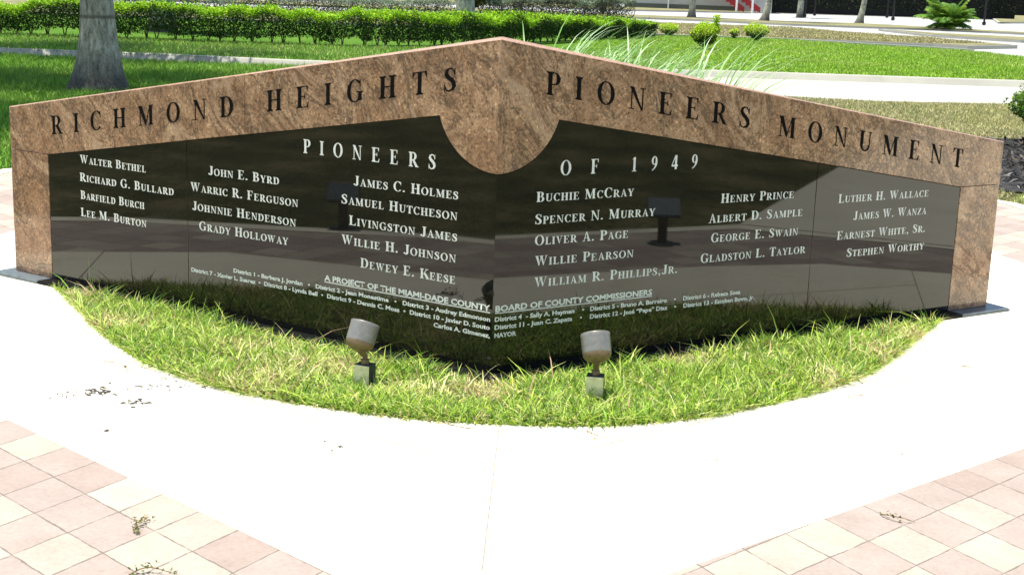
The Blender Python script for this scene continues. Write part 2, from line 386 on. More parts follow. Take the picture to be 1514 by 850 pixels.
# street behind
sheet('street', [[(-90, 37.2), (4.45, 37.21), (7.88, 37.18), (9.39, 35.6), (11.34, 34.5), (12.2, 33.49), (12.59, 30.6), (13.5, 28), (40, 30), (90, 32), (90, 140), (-90, 140)]], -.02, M_ROAD)
kb = MB(); kb.prism([(-40, 37.2)]+lawn_far[:5]+[(x, y+.18) for x, y in lawn_far[:5]][::-1]+[(-40, 37.38)], -.02, .13)
tag(kb.build('kerb', M_KERB), kind='structure')
def verge(name, lp, h=.1, mat=M_DRY):
    """kerbed strip of dry grass"""
    c = np.mean(lp, 0); k = MB(); k.prism(lp, -.02, h-.01); e = k.build('kerb', M_KERB); tag(e, kind='structure')
    lp2 = []
    for i, p in enumerate(lp):
        a, b, q = Vector(lp[i-1]), Vector(lp[(i+1) % len(lp)]), Vector(p); t_ = (b-a).normalized(); n = Vector((-t_.y, t_.x))
        if (Vector(c)-q).dot(n) < 0: n = -n
        lp2.append(tuple(q+n*.14))
    sheet(name, [lp2], h, mat)
verge('verge', [(-60, 37.8), (4.5, 37.8), (8.07, 38.26), (10.08, 38.0), (12.32, 37.9), (13.2, 37.4), (15.4, 39.5), (14.05, 43.4), (11.67, 46.5), (10.35, 50.6), (5.76, 50.4), (-4, 52), (-60, 52)])
verge('verge', [(-60, 63), (-8, 62), (6.7, 60.0), (11.5, 57.5), (14.5, 57.4), (17.85, 57.8), (22, 55), (40, 52), (40, 54), (22, 57.6), (18.9, 61.2), (16.07, 64), (12.4, 63), (7.2, 65.2), (-8, 68), (-60, 70)], .06)
verge('verge', [(14.5, 54), (15.12, 48.3), (17.48, 45.3), (30, 43), (30, 47), (19, 49.3), (15.9, 50.8)], .08)
verge('verge', [(-60, 78), (-7.6, 80), (5.6, 77.5), (13.6, 83.2), (14.2, 87), (6, 86), (-60, 120)], .07)
verge('verge', [(27.3, 78.4), (29.7, 81.1), (60, 90), (60, 125), (41, 114), (35.6, 106.7)], .08)
sheet('dry_lawn', [[(2.5, 9.2), (4.45, 6.9), (30, 8.5), (40, 18), (14, 17.0), (7.8, 16.28), (5.4, 15.83), (4.2, 16.13), (2.2, 16.6)]], -.026, M_DRY)
sheet('mulch_bed', [[(3.6, 6.6), (4.0, 7.2), (4.4, 9.0), (5.1, 10.7), (8, 11.4), (9.5, 9), (8, 6.4), (5.0, 6.0)]], -.018, M_MULCH)

# ================================================================== MONUMENT
mon = empty('monument', (0, .8, 0), 'V-shaped memorial wall of polished brown and black granite with carved names', 'monument')
BR, BZ = .302, 1.142                         # half-disc under the peak
def beam_bot(s): return .657 + (1.051-.657)*(2.728-s)/(2.728-.288)
def beam_top(s): return 1.3711 + (.8758-1.3711)*s/L
def disc(n=14, rad=BR, s_end=.288):
    a1 = math.asin(s_end/BR)
    return [(rad*math.sin(a1*k/n), BZ-.002-rad*math.cos(a1*k/n)) for k in range(n+1)]
def slab(side, loop, o1, o0, name, mat, bev=0.0015, edge=None):
    n = len(loop); V = []; ch = .0055
    tops = [edge is not None and z > beam_top(s)-.002 for s, z in loop]
    layers = (o1, o1-ch, o0) if edge is not None else (o1, o0); K = len(layers)-1
    for li, o in enumerate(layers):
        for (s, z), tp in zip(loop, tops): V.append(W(side, (-o*TA if abs(s) < 1e-6 else s), z-(ch if tp and li == 0 else 0), o))
    tri = tessellate_polygon([[Vector((s, z, 0)) for s, z in loop]])
    fs = [tuple(t) for t in tri]+[tuple(i+n*K for i in t) for t in tri]+[(k*n+i, k*n+(i+1) % n, (k+1)*n+(i+1) % n, (k+1)*n+i) for i in range(n) for k in range(K)]
    bm = bmesh.new(); vs = [bm.verts.new(v) for v in V]
    for q in fs: bm.faces.new([vs[i] for i in q])
    bmesh.ops.recalc_face_normals(bm, faces=bm.faces)
    bmesh.ops.dissolve_limit(bm, angle_limit=.001, verts=bm.verts, edges=bm.edges)
    me = bpy.data.meshes.new(name); bm.to_mesh(me); bm.free(); me.materials.append(mat)
    if edge is not None:                      # upward faces get a paler tone, sunlight painted on the top edge
        me.materials.append(edge)
        for p in me.polygons:
            if p.normal.z > .4: p.material_index = 1
    o = link(name, me, mat, mon)
    if bev: m = o.modifiers.new('bevel', 'BEVEL'); m.width = bev; m.segments = 1; m.limit_method = 'ANGLE'; m.angle_limit = R(40); m.material = 0
    return o
g = .0022; SJ = 1.368; SP = 1.742; SW = 2.728
for sd_ in (-1, 1):
    dc = disc()
    slab(sd_, dc+[(SJ-g/2, beam_bot(SJ)), (SJ-g/2, beam_top(SJ)), (0, beam_top(0))], 0, -.03, 'beam_slab', M_GRAN, edge=M_PINK)
    slab(sd_, [(SJ+g/2, beam_bot(SJ)), (SW, .657), (L, .657), (L, beam_top(L)), (SJ+g/2, beam_top(SJ))], 0, -.03, 'beam_slab', M_GRAN, edge=M_PINK)
    slab(sd_, [(SW+g, ZB), (L, ZB), (L, .657-g), (SW+g, .657-g)], 0, -.03, 'pillar_slab', M_GRAN)
    dp = disc(rad=BR+g)
    slab(sd_, [(0, ZB), (SP-g/2, ZB), (SP-g/2, beam_bot(SP)-g)]+dp[::-1], -.0015, -.028, 'name_panel', M_BLACK, .001)
    slab(sd_, [(SP+g/2, ZB), (SW-g, ZB), (SW-g, beam_bot(SW)-g), (SP+g/2, beam_bot(SP)-g)], -.0015, -.028, 'name_panel', M_BLACK, .001)
    slab(sd_, [(0, ZB), (L-.006, ZB), (L-.006, beam_top(L)-.03), (0, beam_top(0)-.03)], -.0302, -.1098, 'core', M_CORE, 0)
    slab(sd_, [(0, ZB), (L, ZB), (L, beam_top(L)), (0, beam_top(0))], -.11, -.14, 'back_slab', M_GRAN, edge=M_PINK)
    slab(sd_, [(0, -.03), (SW+.012, -.03), (SW+.012, ZB-.001), (0, ZB-.001)], .085, -.2, 'plinth', M_PLINTH, .002)
    slab(sd_, [(SW+.014, -.03), (L+.075, -.03), (L+.075, ZB-.001), (SW+.014, ZB-.001)], .088, -.2, 'plinth_end', M_PAD, .004)

# ------------------------------------------------------------------ lettering
def rect(x0, y0, x1, y1): return [(x0, y0), (x1, y0), (x1, y1), (x0, y1)]
def ring(cx, cy, rx, ry, tx, ty, a0, a1, n=14):
    """crescent strokes: outer ellipse rx,ry; inner rx-tx, ry-ty"""
    out = []
    for k in range(n):
        q = []
        for a in (a0+(a1-a0)*k/n, a0+(a1-a0)*(k+1)/n):
            c, s = math.cos(R(a)), math.sin(R(a)); q.append(((cx+rx*c, cy+ry*s), (cx+(rx-tx)*c, cy+(ry-ty)*s)))
        out.append([q[0][0], q[1][0], q[1][1], q[0][1]])
    return out
def ribbon(pts):
    out = []; P = [Vector((x, y)) for x, y, w in pts]; N = []
    for i in range(len(P)):
        d = (P[min(i+1, len(P)-1)]-P[max(i-1, 0)]).normalized(); N.append(Vector((-d.y, d.x)))
    for i in range(len(P)-1):
        a, b = N[i]*pts[i][2]/2, N[i+1]*pts[i+1][2]/2
        out.append([tuple(P[i]+a), tuple(P[i]-a), tuple(P[i+1]-b), tuple(P[i+1]+b)])
    return out
def diag(x0, y0, x1, y1, w): return [(x0-w/2, y0), (x0+w/2, y0), (x1+w/2, y1), (x1-w/2, y1)]
SH = .045
def ser(x, y, w, up):                        # serif bar centred on x, with brackets
    y1 = y+SH if up else y-SH; lo, hi = min(y, y1), max(y, y1)
    return [rect(x-w/2, lo, x+w/2, hi)]
def stem(x, w=.17, s0=True, s1=True, ew=.32):
    out = [rect(x-w/2, SH if s0 else 0, x+w/2, 1-SH if s1 else 1)]
    if s0: out += ser(x, 0, ew, True)+[[(x-w/2-.055, SH), (x+w/2+.055, SH), (x+w/2, SH+.06), (x-w/2, SH+.06)]]
    if s1: out += ser(x, 1, ew, False)+[[(x-w/2, 1-SH-.06), (x+w/2, 1-SH-.06), (x+w/2+.055, 1-SH), (x-w/2-.055, 1-SH)]]
    return out
T = .17
G = {}
G['I'] = (.40, stem(.2))
G['H'] = (.84, stem(.2)+stem(.64)+[rect(.285, .49, .555, .545)])
G['L'] = (.68, stem(.2)+[rect(.285, 0, .6, SH), [(.55, SH), (.6, SH), (.635, .27), (.61, .27)], [(.4, SH), (.56, SH), (.6, .15)]])
G['F'] = (.66, stem(.2)+[rect(.285, 1-SH, .58, 1), [(.52, 1-SH), (.545, .76), (.575, .76), (.58, 1-SH)], rect(.285, .49, .45, .535), rect(.43, .4, .465, .63)])
G['E'] = (.72, stem(.2)+[rect(.285, 1-SH, .6, 1), [(.53, 1-SH), (.56, .76), (.59, .76), (.6, 1-SH)], rect(.285, .5, .45, .545), rect(.43, .41, .465, .64), rect(.285, 0, .61, SH), [(.54, SH), (.61, SH), (.645, .26), (.615, .26)]])
G['T'] = (.70, stem(.35, s1=False)+[rect(.04, .955, .265, 1), rect(.435, .955, .66, 1), [(.04, .955), (.03, .74), (.06, .74), (.13, .955)], [(.66, .955), (.67, .74), (.64, .74), (.57, .955)]])
G['P'] = (.66, stem(.2)+[rect(.285, .955, .36, 1), rect(.285, .45, .36, .495)]+ring(.36, .725, .27, .275, .16, .045, -90, 90))
G['R'] = (.78, G['P'][1]+[[(.32, .45), (.47, .47), (.72, SH), (.55, SH)], rect(.55, 0, .79, SH)])
G['B'] = (.72, stem(.2)+[rect(.285, .955, .35, 1), rect(.285, .5, .36, .545), rect(.285, 0, .37, .045)]+ring(.35, .75, .25, .25, .15, .045, -85, 90)+ring(.37, .272, .29, .272, .165, .045, -90, 88))
G['D'] = (.80, stem(.2)+[rect(.285, .955, .36, 1), rect(.285, 0, .36, SH)]+ring(.36, .5, .39, .5, .18, .045, -90, 90, 18))
G['O'] = (.84, ring(.42, .5, .38, .52, .165, .045, 0, 360, 30))
G['C'] = (.76, ring(.42, .5, .37, .52, .165, .045, 48, 318, 22)+[rect(.655, .66, .685, .99), [(.56, .87), (.655, .78), (.655, .92), (.6, .96)]])
G['G'] = (.84, ring(.42, .5, .37, .52, .165, .045, 48, 312, 22)+[rect(.655, .66, .685, .99), [(.56, .87), (.655, .78), (.655, .92), (.6, .96)], rect(.58, .05, .735, .42), rect(.5, .42, .81, .46)])
G['J'] = (.52, [rect(.25, .2, .42, .955)]+ser(.335, 1, .32, False)+ring(.22, .2, .2, .22, .165, .06, -150, 0, 10)+ring(.08, .12, .07, .07, .069, .069, 0, 360, 8))
G['U'] = (.80, [rect(.12, .33, .29, .955)]+ser(.205, 1, .32, False)+[rect(.62, .33, .675, .955)]+ser(.65, 1, .22, False)+ring(.3975, .33, .2775, .35, .14, .07, 180, 270, 10)+ring(.3975, .33, .2775, .35, .09, .07, 270, 360, 10))
G['N'] = (.82, [rect(.14, SH, .19, .93)]+ser(.165, 0, .24, True)+[[(.06, 1), (.25, 1), (.68, 0), (.62, -.02)], [(.06, 1), (.06, .955), (.14, .93), (.17, .96)], rect(.635, .0, .69, .955)]+ser(.66, 1, .24, False))
G['M'] = (1.0, [rect(.14, SH, .185, .93)]+ser(.165, 0, .22, True)+[[(.05, 1), (.27, 1), (.52, .22), (.46, 0)], [(.46, 0), (.5, 0), (.74, .94), (.7, .94)], rect(.70, SH, .87, .955)]+ser(.785, 0, .3, True)+[rect(.68, .955, .95, 1)])
G['A'] = (.78, [[(.15, SH), (.20, SH), (.395, .86), (.36, 1)], [(.36, 1), (.41, 1), (.70, SH), (.515, SH)], rect(.25, .31, .53, .36)]+ser(.16, 0, .24, True)+ser(.62, 0, .3, True))
G['V'] = (.76, [[(.09, .955), (.275, .955), (.43, .2), (.39, -.02)], [(.39, -.02), (.43, .1), (.635, .955), (.585, .955)]]+ser(.18, 1, .3, False)+ser(.61, 1, .24, False))
G['W'] = (1.08, [[(.07, .955), (.25, .955), (.385, .25), (.335, -.02)], [(.335, -.02), (.37, .05), (.53, .955), (.49, .955)], [(.43, .955), (.60, .955), (.735, .25), (.685, -.02)], [(.685, -.02), (.72, .05), (.94, .955), (.89, .955)]]+ser(.16, 1, .27, False)+ser(.53, 1, .3, False)+ser(.92, 1, .22, False))
G['Y'] = (.76, [rect(.3, SH, .465, .42)]+ser(.385, 0, .32, True)+[[(.08, .955), (.265, .955), (.465, .42), (.3, .42)], [(.40, .42), (.465, .42), (.66, .955), (.6, .955)]]+ser(.17, 1, .3, False)+ser(.63, 1, .24, False))
G['K'] = (.82, stem(.2)+[[(.285, .44), (.285, .38), (.64, .955), (.57, .955)], [(.38, .55), (.48, .66), (.8, SH), (.6, SH)]]+ser(.61, 1, .26, False)+ser(.7, 0, .3, True))
G['Z'] = (.70, [[(.06, SH), (.24, SH), (.62, .955), (.44, .955)], rect(.06, 0, .62, SH), rect(.08, .955, .62, 1), [(.62, SH), (.6, SH), (.64, .27), (.66, .27)], [(.08, .955), (.13, .955), (.08, .74), (.06, .74)]])
G['S'] = (.62, ribbon([(.5, .70, .03), (.47, .86, .045), (.38, .965, .06), (.27, .98, .07), (.16, .90, .12), (.135, .76, .16), (.22, .62, .18), (.36, .50, .18), (.46, .37, .18), (.49, .22, .16), (.42, .08, .12), (.28, .015, .07), (.17, .05, .06), (.11, .15, .045), (.075, .32, .03)])+[rect(.495, .68, .525, .99), rect(.06, .01, .09, .32)])
G['1'] = (.5, [rect(.19, SH, .34, .98)]+ser(.265, 0, .34, True)+[[(.07, .83), (.19, .86), (.34, .98), (.3, 1)]])
G['9'] = (.56, ring(.27, .69, .22, .31, .13, .045, 0, 360, 20)+ribbon([(.43, .69, .13), (.425, .5, .13), (.38, .32, .11), (.28, .15, .08), (.1, .0, .045)]))
G['4'] = (.56, [rect(.3, 0, .45, .20), rect(.04, .20, .53, .32), rect(.3, .32, .45, 1), [(.04, .32), (.09, .32), (.3, .82), (.3, 1)]])
G['.'] = (.30, ring(.13, .085, .085, .085, .084, .084, 0, 360, 10))
G[','] = (.30, ring(.13, .085, .085, .085, .084, .084, 0, 360, 10)+[[(.19, .1), (.215, .04), (.12, -.2), (.09, -.18)]])
G[' '] = (.34, [])
def serif_text(name, text, side, sa, za, sb, zb_, cap, mat, caps_small=True, track=None, o=.0, each=False):
    """lays a word between two points of the wall; the letters stand upright and are cut a little proud"""
    seq = []
    for ch in text:
        if ch.isalpha() and ch.islower(): seq.append((ch.upper(), .77))
        else: seq.append((ch, 1.0))
    k = 1.0; adv = [G[c][0]*sc for c, sc in seq]; total = sum(adv)
    width = abs(sb-sa)/cap
    if track is None: tr = .035; k = width/(total+tr*(len(seq)-1)-.1); lead = .05*k
    else: tr = (width-total*track+.1*track)/(len(seq)-1)/track; k = track; lead = .05*k
    dirn = 1 if sb > sa else -1
    mb = MB(); x = -lead; h = .0009
    for (c, sc), a in zip(seq, adv):
        if each and mb.f: mb.build(name, mat, mon); mb = MB()
        for j, poly in enumerate(G[c][1]):
            pts = [((x+px*sc*k), py*sc) for px, py in poly]; hh = h+j*.00002
            vs = []
            for oo in (hh, 0):
                for px, py in pts:
                    s = sa+dirn*px*cap; z = za+(zb_-za)*(px*cap/abs(sb-sa))+py*cap
                    vs.append(W(side, s, z, o+oo))
            n = len(pts); mb.add(vs, [tuple(range(n))]+[(i, (i+1) % n, (i+1) % n+n, i+n) for i in range(n)])
        x += (a+tr)*k
    if mb.f: mb.build(name, mat, mon)
NAMES = [
    ('Walter Bethel', -1, 2.4851, 0.6365, 2.0196, 0.6365), ('Richard G. Bullard', -1, 2.4920, 0.547, 1.8325, 0.547),
    ('Barfield Burch', -1, 2.4902, 0.458, 2.0355, 0.458), ('Lee M. Burton', -1, 2.4919, 0.371, 2.0233, 0.371),
    ('John E. Byrd', -1, 1.5993, 0.670, 1.1651, 0.670), ('Warric R. Ferguson', -1, 1.7173, 0.583, 1.0534, 0.583),
    ('Johnnie Henderson', -1, 1.7073, 0.494, 1.0660, 0.494), ('Grady Holloway', -1, 1.6652, 0.4045, 1.1122, 0.4045),
    ('James C. Holmes', -1, 0.7336, 0.7148, 0.1870, 0.7148), ('Samuel Hutcheson', -1, 0.8023, 0.629, 0.1893, 0.629),
    ('Livingston James', -1, 0.7581, 0.541, 0.1867, 0.541), ('Willie H. Johnson', -1, 0.7986, 0.453, 0.1907, 0.453),
    ('Dewey E. Keese', -1, 0.6929, 0.363, 0.1907, 0.363),
    ('Buchie McCray', 1, 0.1944, 0.716, 0.6843, 0.716), ('Spencer N. Murray', 1, 0.1917, 0.624, 0.8039, 0.624),
    ('Oliver A. Page', 1, 0.1940, 0.5365, 0.6668, 0.5365), ('Willie Pearson', 1, 0.1995, 0.4505, 0.6996, 0.4505),
    ('William R. Phillips,Jr.', 1, 0.2004, 0.361, 0.9475, 0.361), ('Henry Prince', 1, 1.1716, 0.6588, 1.6030, 0.6588),
    ('Albert D. Sample', 1, 1.1080, 0.572, 1.6657, 0.572), ('George E. Swain', 1, 1.1280, 0.4837, 1.6458, 0.4837),
    ('Gladston L. Taylor', 1, 1.0757, 0.395, 1.7000, 0.395), ('Luther H. Wallace', 1, 1.8920, 0.620, 2.4984, 0.620),
    ('James W. Wanza', 1, 1.9993, 0.5325, 2.4949, 0.5325), ('Earnest White, Sr.', 1, 1.9012, 0.4426, 2.5002, 0.4426),
    ('Stephen Worthy', 1, 1.9746, 0.3547, 2.5018, 0.3547)]
for t_, sd_, a, za, b, zb_ in NAMES:
    serif_text('engraved_name', t_, sd_, a, za, b, zb_, .041, M_LET_W, o=-.0015)
for t_, sd_, a, za, b, zb_ in (('PIONEERS', -1, 1.0203, .826, .3039, .826), ('OF', 1, .3066, .8205, .4963, .8205), ('1949', 1, .6666, .821, 1.0229, .821)):
    serif_text('heading_letter', t_, sd_, a, za, b, zb_, .0605, M_LET_W, track=1.12, o=-.0015, each=True)
for t_, sd_, a, za, b, zb_ in (('RICHMOND', -1, 2.6915, .7586, 1.4399, .9515), ('HEIGHTS', -1, 1.2338, .9882, .2097, 1.1533),
                               ('PIONEERS', 1, .2204, 1.1504, 1.3052, .9847), ('MONUMENT', 1, 1.4788, .9481, 2.7183, .7522)):
    serif_text('title_letter', t_, sd_, a, za, b, zb_, .093, M_LET_D, track=1.24, o=0.0, each=True)
dg = None
def sans_text(name, text, side, sa, sb, z, cap, bold=.035):
    cu = bpy.data.curves.new('txt', 'FONT'); cu.body = text; cu.size = 1; cu.offset = bold; cu.resolution_u = 2; cu.space_word = 1.0
    o = bpy.data.objects.new('txt', cu); C.objects.link(o)
    bpy.context.view_layer.update(); me = bpy.data.meshes.new_from_object(o.evaluated_get(bpy.context.evaluated_depsgraph_get()))
    bpy.data.objects.remove(o); bpy.data.curves.remove(cu)
    co = np.zeros(len(me.vertices)*3); me.vertices.foreach_get('co', co); co = co.reshape(-1, 3)
    x0, x1 = co[:, 0].min(), co[:, 0].max(); capu = .73
    d = 1 if sb > sa else -1
    bm = bmesh.new(); bm.from_mesh(me)
    for v in bm.verts:
        s = sa+d*(v.co.x-x0)/(x1-x0)*abs(sb-sa); v.co = W(side, s, z+v.co.y/capu*cap, -.0015+.0008)
    bmesh.ops.recalc_face_normals(bm, faces=bm.faces)
    bm.to_mesh(me); bm.free(); me.name = name
    return link(name, me, M_LET_W, mon)
SANS = [('A PROJECT OF THE MIAMI\u2022DADE COUNTY'.replace('\u2022', '-'), -1, .8972, .0122, .2760, .0255),
    ('District 1 - Barbara J. Jordan   \u2022   District 2 - Jean Monestime   \u2022   District 3 - Audrey Edmonson', -1, 1.4473, .0106, .2330, .0192),
    ('District 7 - Xavier L. Suarez  \u2022  District 8 - Lynda Bell  \u2022  District 9 - Dennis C. Moss  \u2022  District 10 - Javier D. Souto', -1, 1.7221, .0106, .1985, .0192),
    ('Carlos A. Gimenez,', -1, .2960, .0093, .1650, .0192),
    ('BOARD OF COUNTY COMMISSIONERS', 1, .0140, .8137, .2740, .0255),
    ('District 4  - Sally A. Heyman    \u2022   District 5 - Bruno A. Barreiro    \u2022    District 6 - Rebeca Sosa', 1, .013, 1.3210, .2330, .0192),
    ('District 11 - Juan C. Zapata    \u2022    District 12 - Jos\u00e9 \u201cPepe\u201d Diaz    \u2022    District 13 - Esteban Bovo, Jr.', 1, .013, 1.4080, .1995, .0192),
    ('MAYOR', 1, .013, .1190, .1650, .0192)]
for t_, sd_, a, b, z, c in SANS: sans_text('engraved_line', t_, sd_, a, b, z, c)
for sd_, a, b, z in ((-1, .8972, .0122, .2675), (1, .0140, .8137, .2660)):
    mb = MB(); vs = [W(sd_, s, zz, o) for o in (-.0005, -.0014) for s, zz in ((a, z), (b, z), (b, z+.0036), (a, z+.0036))]
    mb.add(vs, [(0, 1, 2, 3)]+[(i, (i+1) % 4, (i+1) % 4+4, i+4) for i in range(4)]); mb.build('underline', M_LET_W, mon)

# ================================================================== SPOTLIGHTS
def spotlight(x, y, turn, tilt_dir, tilt, label, lean, dx=0):
    e = empty('spotlight', (x, y, -.01), label, 'garden spotlight', 'spotlights in the grass bed')
    rz = Matrix.Rotation(turn, 3, 'Z') @ Matrix.Rotation(lean, 3, 'Y')
    b = MB(); b.box((x, y, .043), (.068, .054, .12), rz); b.build('junction_box', M_DARKM, e, bevel=.003)
    n = rz @ Vector((0, -1, 0)); c = Vector((x, y, .043))+n*.0285
    b = MB(); b.box(c, (.0675, .004, .115), rz); pl_ = b.build('cover_plate', M_PLATE, e, bevel=.001)
    b = MB(); b.tube([c+rz @ Vector((0, 0, .035)), c+rz @ Vector((0, 0, .035))+n*.005], .0042, 10); b.build('screw', M_DARKM, pl_).matrix_parent_inverse = pl_.matrix_parent_inverse
    top = Vector((x, y, .043))+rz @ Vector((0, 0, .06))
    ax = Vector((tilt_dir[0]*math.sin(tilt), tilt_dir[1]*math.sin(tilt), math.cos(tilt))).normalized()
    hb = Vector((top.x-.3*tilt_dir[0]*.06+dx, top.y-.036, .162))
    b = MB(); b.tube([top-Vector((0, 0, .003)), top+Vector((0, 0, .018))], .0165, 14); b.tube([top+Vector((0, 0, .015)), top+Vector((0, -.004, .03)), hb+Vector((0, .012, .012))], [.0105, .011, .015], 14)
    b.build('knuckle', M_LAMPB, e, smooth=False)
    q = ax.to_track_quat('Z', 'Y').to_matrix().to_4x4(); q.translation = hb
    rd = .0565
    prof = [(.001, .0)]+[(rd*math.sin(R(a))**.9, .034-.034*math.cos(R(a))) for a in range(10, 91, 10)]
    b = MB(); b.lathe(prof+[(rd*1.0, .039)], 36, q); b.build('lamp_base', M_LAMPB, e, smooth=True)
    b = MB(); b.lathe([(rd*1.004, .037), (rd*1.015, .05), (rd*1.02, .100), (rd*1.035, .112), (rd*1.0, .115), (rd*.95, .113), (rd*.93, .07), (rd*.9, .05)], 36, q); b.build('lamp_hood', M_LAMP, e, smooth=True)
    m, t, bs = new_mat('lamp_lens', .08, .6); bs.inputs['Base Color'].default_value = (.12, .12, .12, 1)
    b = MB(); b.lathe([(.001, .078), (rd*.5, .080), (rd*.935, .074)], 30, q); b.build('lens', m, e, smooth=True)
    return e
spotlight(-.49, -.225, R(-24), (.50, .9), R(27), 'grey bullet spotlight in the grass in front of the left arm, head tipped right', R(0), -.018)
spotlight(.416, -.265, R(-7), (-.26, 1), R(27), 'grey bullet spotlight in the grass in front of the right arm, head tipped left', R(0))

# ================================================================== GRASS
near_pal = [(.29, .46, .04), (.15, .30, .03), (.44, .56, .08), (.58, .62, .2), (.68, .62, .32), (.06, .15, .02), (.38, .25, .14)]
def bed_grass():
    n = 62000; P = scatter(bed, n)
    # keep the strip under the plinth free, thin it near the wall
    s_ = np.abs(P[:, 0])*CA+P[:, 1]*SA; off = np.abs(P[:, 0])*SA-P[:, 1]*CA
    P = P[off > .092+rng.uniform(-.005, .05, len(P))]; n = len(P)
    off = np.abs(P[:, 0])*SA-P[:, 1]*CA
    cl = vnoise(P, 5, 3)*.6+vnoise(P, 13, 4)*.4
    h = (.028+.045*cl+rng.gamma(2, .009, n))*np.where(off < .22, .85, 1); h *= np.where(rng.random(n) < .03, 1.8, 1)*np.where((off < .2) & (vnoise(P, 7, 77) > .6), 1.6, 1)
    w = rng.uniform(.0032, .0082, n)
    ang = rng.uniform(0, 2*math.pi, n)+vnoise(P, 3, 9)*3; r_ = h*rng.uniform(.25, 1.35, n)
    lean = np.stack([np.cos(ang), np.sin(ang)], 1)*r_[:, None]
    dry = vnoise(P, 3.5, 12)+rng.normal(0, .12, n)
    col = pick(near_pal[:4]+[near_pal[5]], n, [3, 2.4, 2.4, 1.2, 1.6]); strawy = pick([near_pal[4], near_pal[3], near_pal[6]], n)
    m = (dry > .84) | (rng.random(n) < .07); col[m] = strawy[m]
    P3 = np.concatenate([P, np.full((n, 1), -.012)], 1)
    return blade_mesh('bed_grass', P3, h, w, lean, col, 3)
tag(link('bed_grass', bed_grass(), M_GRASS), 'patchy green and straw grass growing in the curved bed', 'grass', kind='stuff')
def thatch():
    P = scatter(bed, 5500); off = np.abs(P[:, 0])*SA-P[:, 1]*CA; P = P[(off > .1) & (vnoise(P, 4, 55) > .35)]; n = len(P)
    P = np.concatenate([P, rng.uniform(-.008, .035, (n, 1))], 1)
    return leaf_mesh('thatch', P, rng.uniform(.02, .07, n), pick([(.6, .52, .3), (.42, .33, .18), (.3, .2, .12), (.5, .5, .22)], n), .5, .8, .07)
tag(link('thatch', thatch(), M_GRASS), 'dead straw and clippings matted among the bed grass', 'thatch', kind='stuff')
# runners of grass creeping over the concrete edge
def edge_grass():
    n = 2600; t = rng.uniform(0, len(arc)-1.001, n); i = t.astype(int); a = np.array(arc); q = a[i]*(1-(t-i)[:, None])+a[i+1]*(t-i)[:, None]
    d = a[i+1]-a[i]; nn = np.stack([d[:, 1], -d[:, 0]], 1); nn /= np.linalg.norm(nn, axis=1)[:, None]
    cl = vnoise(q, 6, 30); q = q+nn*rng.uniform(-.02, .008, n)[:, None]
    h = rng.uniform(.02, .05, n); lean = nn*(h*rng.uniform(.3, 1.3, n)*(.4+cl))[:, None]+rng.normal(0, .015, (n, 2))
    return blade_mesh('edge_grass', np.concatenate([q, np.full((n, 1), -.005)], 1), h, rng.uniform(.003, .007, n), lean, pick(near_pal[:4]+near_pal[4:5], n), 3)
tag(link('edge_grass', edge_grass(), M_GRASS), 'ragged fringe of grass leaning over the concrete rim', 'grass', kind='stuff')

def lawn_blades(name, poly, n, z, pal, wts, hh, ww, label, cut=None, seg=2, yellow=1.0):
    P = scatter(poly, n)
    if cut is not None: P = P[~inpoly(P, cut)]
    n = len(P); cl = vnoise(P, 1.3, 5)*.5+vnoise(P, 4, 6)*.5
    h = rng.uniform(*hh, n)*(.6+.8*cl); w = rng.uniform(*ww, n); ang = rng.uniform(0, 6.28, n)
    lean = np.stack([np.cos(ang), np.sin(ang)], 1)*(h*rng.uniform(.1, .9, n))[:, None]
    col = pick(pal, n, wts, .22)*(.8+.4*cl[:, None]); yb = (np.clip(vnoise(P, .45, 61)*.6+vnoise(P, 1.6, 62)*.5-.3, 0, .6)*yellow)[:, None]
    col = col*(1-yb)+np.array([(.46, .44, .15)])*yb
    return tag(link(name, blade_mesh(name, np.concatenate([P, np.full((n, 1), z)], 1), h, w, lean, col, seg), M_GRASS), label, 'grass', kind='stuff')
lush = [(.16, .36, .015), (.11, .28, .015), (.24, .42, .04), (.07, .2, .015)]
lawn_blades('left_lawn_grass', [(-4.05, 5.4), (-7.6, 13), (-10.8, 19.6), (-3.2, 18.85), (-1.0, 17.5), (-1.0, 12), (-3.2, 9), (-3.6, 6)], 90000, -.03, lush, [3, 3, 2, 1], (.05, .12), (.006, .012), 'long soft green lawn grass behind the left arm', yellow=.15)
lawn_blades('hedge_lawn_grass', [(-11.2, 19.6), (-4.2, 19.1), (-1, 19.1), (1, 19.5), (3, 20.3), (3.2, 28), (-3, 25), (-11.5, 25)], 50000, .07, lush+[(.4, .42, .14)], [2, 2, 1, 1, 1.4], (.04, .09), (.007, .013), 'green grass between the kerb and the clipped hedge', yellow=.45)
lawn_blades('bright_lawn_grass', [(1.2, 20.2), (3.5, 20.4), (9.1, 20.55), (10.2, 20.8), (12.9, 28), (12.4, 33), (11.3, 34.4), (9.4, 35.5), (7.9, 37.1), (4.4, 37.1), (3.3, 35), (1.2, 31)], 150000, .07, [(.25, .44, .02), (.32, .5, .03), (.18, .34, .015), (.42, .5, .12), (.8, .82, .65)], [4, 3, 2, .5, .05], (.04, .09), (.009, .017), 'vivid green lawn beyond the driveway kerb', yellow=.45)
